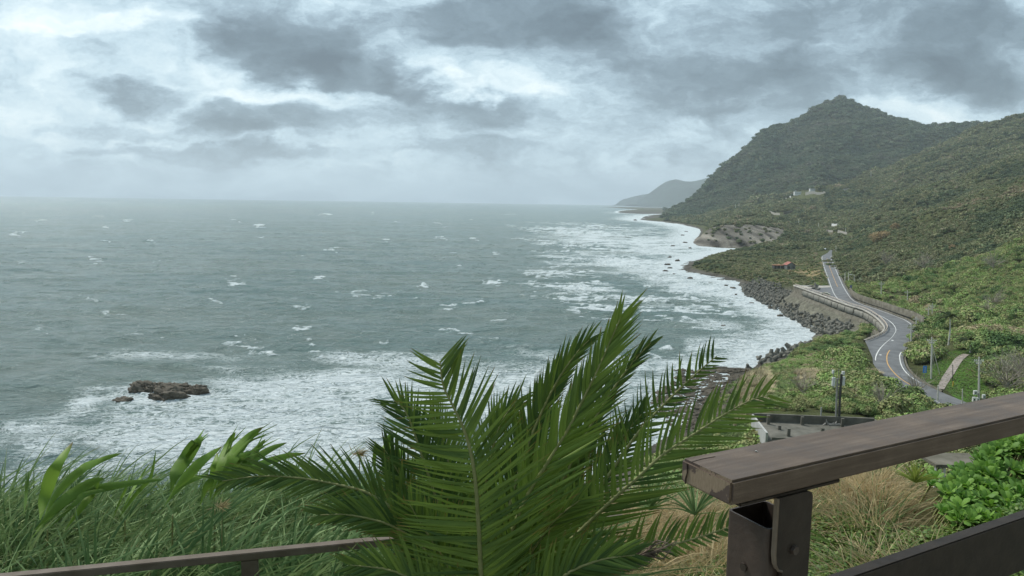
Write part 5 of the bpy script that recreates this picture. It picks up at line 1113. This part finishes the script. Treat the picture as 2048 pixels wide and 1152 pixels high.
FR = [
 # background fill, farther away
 ([(960, 1270, 3.9), (900, 1080, 4.0), (850, 930, 4.05), (815, 830, 4.1), (788, 800, 4.1)], 75, .42, 45, .42),
 ([(990, 1270, 3.9), (1010, 1050, 4.1), (1060, 880, 4.2), (1110, 770, 4.25), (1150, 710, 4.25), (1178, 680, 4.25)], 42, .40, 30, .30),
 ([(1000, 1270, 3.9), (1090, 1040, 4.1), (1160, 890, 4.2), (1225, 780, 4.25), (1270, 720, 4.25), (1302, 685, 4.25)], 38, .34, 30, .26),
 ([(1010, 1270, 3.8), (1120, 1080, 4.0), (1210, 960, 4.1), (1280, 860, 4.15), (1352, 785, 4.2), (1405, 736, 4.2), (1434, 712, 4.2)], 52, .36, 46, .20),
 ([(980, 1290, 4.0), (960, 1100, 4.15), (975, 950, 4.2), (1000, 850, 4.25), (1035, 800, 4.3)], 45, .4, 45, .4),
 ([(985, 1290, 4.0), (1040, 1120, 4.15), (1090, 1000, 4.2), (1130, 920, 4.25), (1190, 860, 4.3)], 50, .42, 45, .38),
 ([(975, 1290, 4.0), (900, 1150, 4.1), (850, 1040, 4.2), (800, 950, 4.2), (770, 900, 4.2)], 45, .40, 50, .42),
 ([(985, 1290, 4.2), (1010, 1120, 4.3), (1030, 980, 4.35), (1050, 890, 4.4), (1085, 800, 4.4), (1110, 745, 4.4)], 45, .4, 40, .4),
 ([(985, 1290, 4.2), (1100, 1090, 4.3), (1180, 960, 4.35), (1240, 880, 4.4), (1290, 820, 4.4)], 50, .4, 45, .36),
 ([(975, 1290, 4.2), (930, 1120, 4.3), (905, 980, 4.35), (890, 890, 4.4), (862, 830, 4.4)], 55, .4, 50, .42),
 # reaching left
 ([(960, 1290, 3.7), (880, 1120, 3.75), (810, 1040, 3.8), (745, 990, 3.8), (680, 970, 3.85), (600, 956, 3.9), (520, 952, 3.9), (445, 962, 3.9)], 42, .28, 55, .38),
 ([(965, 1290, 3.6), (900, 1160, 3.6), (840, 1090, 3.6), (780, 1050, 3.6), (700, 1030, 3.6), (640, 1030, 3.6)], 40, .24, 52, .34),
 # right side
 ([(990, 1270, 3.6), (1050, 1160, 3.6), (1131, 1089, 3.6), (1217, 1007, 3.65), (1275, 955, 3.65), (1323, 911, 3.7), (1380, 873, 3.7), (1447, 830, 3.75), (1500, 801, 3.75), (1538, 790, 3.8)], 48, .36, 36, .40),
 ([(1010, 1300, 3.5), (1090, 1180, 3.5), (1180, 1130, 3.5), (1250, 1110, 3.5), (1340, 1090, 3.5), (1400, 1074, 3.5), (1470, 1050, 3.5)], 62, .26, 50, .12),
 # centre right, big
 ([(985, 1270, 3.55), (1005, 1120, 3.5), (1050, 1000, 3.5), (1095, 925, 3.5), (1135, 860, 3.5), (1165, 800, 3.55), (1195, 740, 3.55), (1225, 672, 3.6), (1243, 632, 3.6)], 40, .38, 34, .44),
 # centre, facing us
 ([(972, 1290, 3.35), (962, 1150, 3.3), (957, 1050, 3.25), (948, 940, 3.2), (930, 865, 3.2), (905, 810, 3.2), (886, 770, 3.2), (880, 722, 3.2)], 84, .42, 58, .44),
 # low dark fill in front
 ([(990, 1290, 3.3), (1060, 1210, 3.3), (1130, 1150, 3.3), (1200, 1120, 3.3), (1270, 1110, 3.3)], 55, .30, 45, .25),
 ([(975, 1300, 3.3), (900, 1220, 3.3), (840, 1170, 3.3), (780, 1140, 3.3), (700, 1130, 3.3)], 45, .22, 55, .30),
 ([(985, 1300, 3.5), (1020, 1190, 3.5), (1060, 1110, 3.5), (1110, 1040, 3.5), (1160, 1000, 3.5)], 50, .36, 45, .36),
 ([(978, 1300, 3.6), (930, 1200, 3.6), (890, 1120, 3.6), (850, 1060, 3.6), (820, 1010, 3.6)], 50, .36, 50, .36)]
for i, (pts_, aL, lL, aR, lR) in enumerate(FR):
    if i == 15: frond(pts_, aL, lL, aR, lR, n=74, seed=i, s0=.06, tipang=.72, lift=.14, droop=.02)
    elif i in (10, 11): frond(pts_, aL, lL, aR, lR, n=74, seed=i, lift=.2, droop=.12)
    elif i in (3, 12, 13): frond(pts_, aL+6, lL, aR, lR, n=52, seed=i, tipang=.85, droop=.03, lift=.2)
    else: frond(pts_, aL, lL, aR, lR, n=60 if i < 15 else 48, seed=i, droop=.05)
m_dry = simple('dry_palm_sheath', (.22, .17, .13), .9, .1, 0, .4, 20, 0, (.09, .07, .055))
mb = MB()
for k in range(26):
    a = Vector(PD(1215+k*3, 1140-k*1.2, 3.4)); mb.tube([a, a+Vector((.06+.05*rng.uniform(), -.03, .10*rng.uniform())), a+Vector((.16, rng.uniform(-.05, .05), .02+.1*rng.uniform()))], [.005, .004, .001], 4)
pp(mb.build('dead_frond', m_dry))

# long arching grass
def arch_tuft(name, n, seed, L0, L1, w, wind, stiff, mat, spread=.25, seg=7):
    r = np.random.default_rng(seed); lv = Leaves()
    for i in range(n):
        a = r.uniform(0, 6.28); rr_ = spread*math.sqrt(r.uniform()); p = np.array([math.cos(a)*rr_, math.sin(a)*rr_, 0]); L_ = r.uniform(L0, L1); el = r.uniform(.95, 1.45)
        d = np.array([math.cos(a)*math.cos(el)+wind*.5, math.sin(a)*math.cos(el), math.sin(el)]); u = np.linspace(0, 1, seg)[:, None]
        out_ = np.array([math.cos(a)*.5+wind, math.sin(a)*.4, 0]); q = p+d*u*L_+(out_*.55-np.array([0, 0, 1])*stiff)*L_*u**2*r.uniform(.5, 1.4)
        sd = np.cross(d, [r.normal()*.6, -1, r.normal()*.5]); sd /= np.linalg.norm(sd)
        lv.blade(q, w*r.uniform(.6, 1.3), np.repeat(sd[None], seg, 0), r.uniform(0, 1), lambda x: np.clip(1-x**2, .05, 1), .2)
    m = mesh_np(name, np.concatenate(lv.V), np.concatenate(lv.F), True, {'tint': ('POINT', 'FLOAT', np.concatenate(lv.t)), 'along': ('POINT', 'FLOAT', np.concatenate(lv.a))}); m.materials.append(mat); return m
m_lg = leaf_mat('long_grass', (.022, .060, .018), (.40, .50, .23), (.34, .27, .13), (.14, .24, .09), .6, .12, .97, 2, .25)
m_tg = leaf_mat('tan_grass', (.24, .18, .085), (.88, .72, .40), (.6, .5, .33), (.5, .40, .26), .7, .2, 1.2, 5, .3)
m_gc = leaf_mat('ground_cover_leaf', (.06, .13, .02), (.26, .34, .05), (.3, .22, .06), (.12, .2, .06), .5, .4, 1.05, 3, .3)
lg = [arch_tuft('arching_grass', 34, 20+i, 1.2, 2.1, .0180, .34, .50, m_lg) for i in range(4)]
tg = [arch_tuft('dry_tuft', 60, 30+i, .25, .62, .0035, .12, .45, m_tg, .18, 6) for i in range(4)]
tgl = [arch_tuft('dry_long_tuft', 50, 36+i, .7, 1.1, .005, .25, .7, m_tg, .22, 7) for i in range(2)]
sg_ = [arch_tuft('green_short_tuft', 50, 40+i, .2, .5, .004, .12, .4, m_lg, .18, 6) for i in range(2)]
def place(name, n, fx, fy, protos, smin, smax, lab, cat, zoff=0, cond=None, tilt=.15):
    x = np.array([fx() for _ in range(n)]); y = np.array([fy() for _ in range(n)])
    if cond is not None: k = cond(x, y); x, y = x[k], y[k]
    s = rng.uniform(smin, smax, len(x)); z = near_z(x, y)+zoff
    return scatter_object(name, np.stack([x, y, z], -1), np.stack([s]*3, -1), np.stack([rng.uniform(-tilt, tilt, len(x)), rng.uniform(-tilt, tilt, len(x)), rng.uniform(-.5, .5, len(x))], -1), rng.integers(0, len(protos), len(x)), protos, lab, cat)
U_ = rng.uniform
fl_ = lambda x: LM.translation.y+(x-LM.translation.x)*d_.y/d_.x
place('arching_grass', 340, lambda: U_(-5.2, .35), lambda: U_(4.75, 6.9), lg+lg+[tgl[0], tgl[1]], .44, .72, 'long arching blue-green grass massed behind the low fence rail', 'grass', 0, lambda x, y: y > fl_(x)+.12+.25*(x > -1))
place('dry_grass', 360, lambda: U_(-5.0, -.1), lambda: U_(3.9, 5.6), tgl+tgl+[lg[0]], .55, .95, 'dry tan grass blades under and around the low fence rail', 'grass', 0, lambda x, y: y < fl_(x)+.75)
place('dry_grass', 4200, lambda: U_(.4, 7.8), lambda: U_(4.9, 8.4), tg+tg+tg+sg_+sg_, .6, 1.35, 'pale straw-coloured dry grass on the bank behind the big handrail', 'grass', 0, lambda x, y: (x/y < 1.0) & ~((x/y > .535) & (y > 5.75)) & (fbm(x/.5, y/.5, 3, 33)-.6*(y-6.1) < .10) & (fbm(x/.6, y/.6, 3, 19)+.45*(y-6.0) > -.45))
gcv = []
for k in range(3):
    lv = Leaves(); r = np.random.default_rng(60+k)
    for i in range(46):
        p = np.array([r.normal()*.10, r.normal()*.10, r.uniform(0, .12)]); a = r.uniform(0, 6.28); d = np.array([math.cos(a), math.sin(a), r.uniform(.1, .9)]); d /= np.linalg.norm(d); u = np.linspace(0, 1, 4)[:, None]; sd = np.cross(d, [r.normal()*.3, r.normal()*.3, 1]); sd /= np.linalg.norm(sd)
        lv.blade(p+d*u*r.uniform(.03, .06)-np.array([0, 0, .012])*u**2, r.uniform(.009, .018), np.repeat(sd[None], 4, 0), r.uniform(0, 1), lambda x: np.sin(np.pi*np.clip(x*.95+.05, 0, 1))+.02, .1)
    m = mesh_np('ground_cover_sprig', np.concatenate(lv.V), np.concatenate(lv.F), True, {'tint': ('POINT', 'FLOAT', np.concatenate(lv.t)), 'along': ('POINT', 'FLOAT', np.concatenate(lv.a))}); m.materials.append(m_gc); gcv.append(m)
place('ground_cover', 8000, lambda: U_(.3, 6.5), lambda: U_(4.9, 7.2), gcv, .5, .95, 'small-leaved green ground cover low on the bank behind the handrail post', 'ground cover', .10, lambda x, y: (x/y < 1.0) & (fbm(x/.5, y/.5, 3, 33)-.6*(y-6.1) > -.02), .3)

# broad-leaved plants leaning in the wind at the left
m_bl = leaf_mat('broad_leaf', (.030, .10, .012), (.17, .30, .030), (.16, .10, .05), (.20, .32, .06), .5, .22, .97, 2.5, .35)
def broad(name, base, Y, leaves, lab, seed, torn=()):
    r = np.random.default_rng(seed); b0 = PD(base[0], base[1], Y); zg = float(near_z(b0[0], b0[1])); root = empty('broad_leaved_plant', (b0[0], b0[1], zg), lab, 'plant', 'broad-leaved plants behind the low fence')
    def q(o): o.parent = root; o.matrix_parent_inverse = Matrix.Translation(root.location).inverted(); return o
    mb = MB(); mb.tube([(b0[0]-.05, b0[1], zg), (b0[0]-.02, b0[1], (zg+b0[2])/2), tuple(b0)], [.009, .008, .006], 6); q(mb.build('stem', m_rach))
    for li, (pts_, w_) in enumerate(leaves):
        P = np.array([PD(x, y, Y+r.uniform(-.12, .12)+.05*k) for k, (x, y) in enumerate(pts_)]); P = catmull(P, 8); lv = Leaves(); n_ = len(P)
        d = P[-1]-P[0]; sd = np.cross(d/np.linalg.norm(d), np.array([-.15+r.normal()*.25, -1, .35+r.normal()*.2])); sd /= np.linalg.norm(sd)
        wv = w_*Y/FPX/2*.72; tear = 0
        f = (lambda x: (np.sin(np.pi*np.clip(x*.93+.07, 0, 1))**.75*np.minimum(1, x*3+.25))*(1-.28*tear*(np.sin(x*31+seed) > .3)*(x > .35))+.01)
        lv.blade(P, wv, np.repeat(sd[None], n_, 0), np.clip(r.uniform(.1, 1), 0, 1), f, .30); 
        if li in torn:
            for k in range(4):
                i0 = int(n_*r.uniform(.35, .7)); o_ = np.array([r.uniform(-.02, .09), 0, r.uniform(-.05, .05)]); Q = P[i0:]+np.linspace(0, 1, n_-i0)[:, None]*o_*r.uniform(.8, 2); lv.blade(Q, wv*.3, np.repeat(sd[None], len(Q), 0), r.uniform(.5, 1), lambda x: 1-x*.9, .2)
        q(lv.build('leaf', m_bl))
    return root
broad('a', (95, 1060), 5.4, [([(80, 1040), (90, 985), (110, 935), (146, 883)], 38), ([(85, 1045), (110, 990), (160, 940), (200, 920), (244, 906)], 26), ([(70, 1060), (115, 1010), (170, 970), (208, 956)], 32), ([(48, 1030), (50, 985), (58, 942)], 20), ([(60, 1080), (110, 1020), (150, 985), (190, 962)], 24), ([(100, 1040), (160, 985), (250, 968), (330, 958)], 22), ([(130, 1060), (165, 1010), (185, 985), (200, 955)], 24), ([(95, 1060), (150, 1005), (180, 985), (245, 975)], 18)],
  'clump of long broad green leaves leaning right at the far left', 1, (3,))
broad('b', (345, 1030), 5.3, [([(340, 985), (352, 945), (372, 915), (392, 886), (404, 872)], 40), ([(345, 985), (375, 950), (405, 920), (445, 892)], 30), ([(130, 1070), (148, 1020), (160, 990), (172, 975)], 22)][:2]+[([(330, 1010), (360, 970), (390, 955), (420, 950)], 24)],
  'tall green leaf pair with a ragged tip, second clump from the left', 2, (0,))
broad('c', (430, 1020), 5.5, [([(425, 985), (440, 930), (455, 890), (471, 864)], 28), ([(430, 985), (460, 925), (490, 880), (526, 854)], 34), ([(435, 990), (470, 940), (510, 900), (531, 878)], 30), ([(440, 980), (500, 925), (540, 898), (574, 885)], 22), ([(445, 985), (500, 940), (560, 915), (612, 906)], 22), ([(420, 1000), (425, 960), (430, 930), (434, 905)], 26), ([(425, 1000), (450, 950), (480, 915), (505, 900)], 26), ([(400, 1010), (415, 970), (450, 945), (500, 930)], 20)],
  'torn dark and light green leaves blown to the right, third clump from the left', 3, (0, 1, 2, 6))
broad('d', (775, 960), 5.3, [([(768, 950), (768, 915), (776, 885), (782, 866)], 30), ([(772, 950), (785, 925), (800, 905), (815, 895)], 26), ([(775, 955), (795, 935), (820, 925), (845, 922)], 24), ([(748, 950), (748, 920), (750, 897), (751, 882)], 12), ([(760, 960), (780, 940), (790, 930), (800, 925)], 22)],
  'small dark broad-leaved clump just left of the palm', 4, (0,))
broad('e', (250, 1040), 5.6, [([(235, 1040), (270, 990), (300, 955), (312, 900)], 12), ([(240, 1030), (262, 985), (280, 955), (300, 925)], 9), ([(225, 1040), (240, 1000), (252, 975), (262, 945)], 9)],
  'slender upright grass-like blades between the first and second leaf clumps', 5)
# pale plumes
for (px, py, lab) in [(720, 903, 'fuzzy tan grass plume against the surf left of the palm'), (446, 1008, 'small rusty plume in the arching grass')]:
    b0 = Vector(PD(px, py, 5.2)); zg = float(near_z(b0.x, b0.y)); mb = MB(); mb.tube([(b0.x-.1, b0.y, zg), (b0.x-.03, b0.y, (zg+b0.z)/2), tuple(b0)], .004, 5); rt_ = empty('grass_plume', (b0.x, b0.y, zg), lab, 'grass plume')
    o = mb.build('stalk', m_tg); o.parent = rt_; o.matrix_parent_inverse = Matrix.Translation(rt_.location).inverted(); lv = Leaves()
    for k in range(90):
        d = np.array([rng.uniform(-.3, 1), rng.normal()*.3, rng.uniform(-.2, .5)]); d /= np.linalg.norm(d); u = np.linspace(0, 1, 3)[:, None]; p = np.array(b0)+np.array([-.05+.06*rng.uniform(), 0, -.02]); lv.blade(p+d*u*rng.uniform(.03, .10), .0022, np.repeat(np.array([[0, .3, 1.]]), 3, 0), rng.uniform(), None, 0)
    o = lv.build('plume', m_tg); o.parent = rt_; o.matrix_parent_inverse = Matrix.Translation(rt_.location).inverted()
# bright succulent-leaved shrub at the right, and a spiky yellow-green plant
m_sc = leaf_mat('glossy_shrub_leaf', (.07, .19, .025), (.26, .46, .06), (.3, .3, .08), (.2, .34, .08), .5, .2, 1.3, 3, .35)
SHRUB = [(1850, 985), (1862, 955), (1900, 940), (1935, 915), (1985, 905), (2000, 885), (2048, 870), (2120, 860), (2140, 1060), (2048, 1055), (1990, 1055), (1940, 1050), (1900, 1040), (1860, 1020)]
root = empty('leafy_shrub', (4.4, 6.6, float(near_z(4.4, 6.6))), 'bright green glossy-leaved shrub on the bank above the lower handrail, at the right edge', 'shrub')
lv = Leaves(); mbs = MB(); r = np.random.default_rng(77); cnt = 0
while cnt < 500:
    px, py = r.uniform(1845, 2140), r.uniform(860, 1060)
    if not inpoly(np.array([px]), np.array([py]), SHRUB)[0] or (fbm(np.array([px/38.]), np.array([py/30.]), 3, 5)[0] < -.12 and px < 2060): continue
    Y = 7.3-(py-870)/190*1.5+r.uniform(-.15, .15); c_ = PD(px, py, Y); ax = np.array([r.normal()*.4, -.35+r.normal()*.3, 1.]); ax /= np.linalg.norm(ax); e1 = np.cross(ax, [1, 0, 0]); e1 /= np.linalg.norm(e1); e2 = np.cross(ax, e1); tt = r.uniform(.1, .9)
    for k in range(11):
        a = k*2.4+r.uniform(-.2, .2); el = .25+.09*k+r.uniform(-.1, .1); d = (e1*math.cos(a)+e2*math.sin(a))*math.cos(el)+ax*math.sin(el); L_ = r.uniform(.10, .15)*(1-.03*k); u = np.linspace(0, 1, 5)[:, None]
        sd = np.cross(d, ax); sd /= np.linalg.norm(sd); lv.blade(c_+d*(u*L_)+ax*(L_*.2*(u-u**2)*2)-ax*.02, L_*.25, np.repeat(sd[None], 5, 0), np.clip(tt+r.normal()*.12, 0, 1), lambda x: np.clip(.22+.85*x, 0, 1)*(1-np.clip((x-.72)/.30, 0, 1)**2)**.5+.01, .25)
    zz_ = float(near_z(c_[0], c_[1])); mbs.tube([(c_[0]-.1, c_[1]+.05, max(zz_, c_[2]-.6)), tuple(c_)], .008, 4); cnt += 1
def qq(o): o.parent = root; o.matrix_parent_inverse = Matrix.Translation(root.location).inverted(); return o
qq(lv.build('foliage', m_sc)); qq(mbs.build('stems', m_rach))
def spiky(px, py, Y, L0, n, lab, seed, mat, w=.012, up=1.):
    b0 = PD(px, py, Y); r = np.random.default_rng(seed); lv = Leaves()
    for k in range(n):
        a = r.uniform(0, 6.28); el = r.uniform(.5, 1.5)*up; d = np.array([math.cos(a)*math.cos(el), math.sin(a)*math.cos(el), math.sin(el)]); u = np.linspace(0, 1, 6)[:, None]; L_ = L0*r.uniform(.6, 1.1); sd = np.cross(d, [r.normal()*.2, -1, .3]); sd /= np.linalg.norm(sd)
        lv.blade(b0+d*u*L_-np.array([0, 0, .25])*L_*u**2, w*r.uniform(.7, 1.2), np.repeat(sd[None], 6, 0), r.uniform(0, 1), lambda x: np.clip((1-x)**.6*np.minimum(1, x*4+.5), .02, 1), .3)
    tag(lv.build('spiky_plant', mat), lab, 'plant')
m_yg = leaf_mat('yellow_green_leaf', (.13, .20, .03), (.30, .36, .06), (.35, .22, .08), (.3, .34, .08), .5, .3, .9, 3, .35)
spiky(1832, 965, 5.6, .24, 26, 'spiky yellow-green plant under the handrail left of the glossy shrub', 3, m_yg, .010); spiky(2075, 1170, 3.2, .3, 14, 'tuft of green blades low behind the lower rail at the right', 4, m_lg, .006)
spiky(1660, 1085, 3.6, .3, 5, 'few green blades poking out right of the handrail post', 5, m_palm, .007, .35); spiky(1300, 1020, 5.4, .5, 34, 'bright grass clump under the handrail end between palm and post', 6, m_lg, .008, .9); spiky(1390, 1030, 5.2, .45, 30, 'bright grass clump just left of the handrail post', 7, m_lg, .008, .9)
# pale structure glimpsed under the rail
ph = Vector(PD(1905, 918, 60)); kk_ = 60/FPX; pr = empty('pergola', ph-Vector((0, 0, 3)), 'small grey-roofed structure with thin pale posts glimpsed under the handrail at the right', 'shelter')
mb = MB(); mb.box(ph+Vector((0, 0, -.1)), (110*kk_, 3, .25)); quad_part(pr, 'roof', mb, m_concd)
for dx in (-52, -42, -34, -10, 30): mb = MB(); mb.tube([ph+Vector((dx*kk_, -1.3, -3.5)), ph+Vector((dx*kk_, -1.3, -.1))], .09, 6); quad_part(pr, 'post', mb, m_pan)
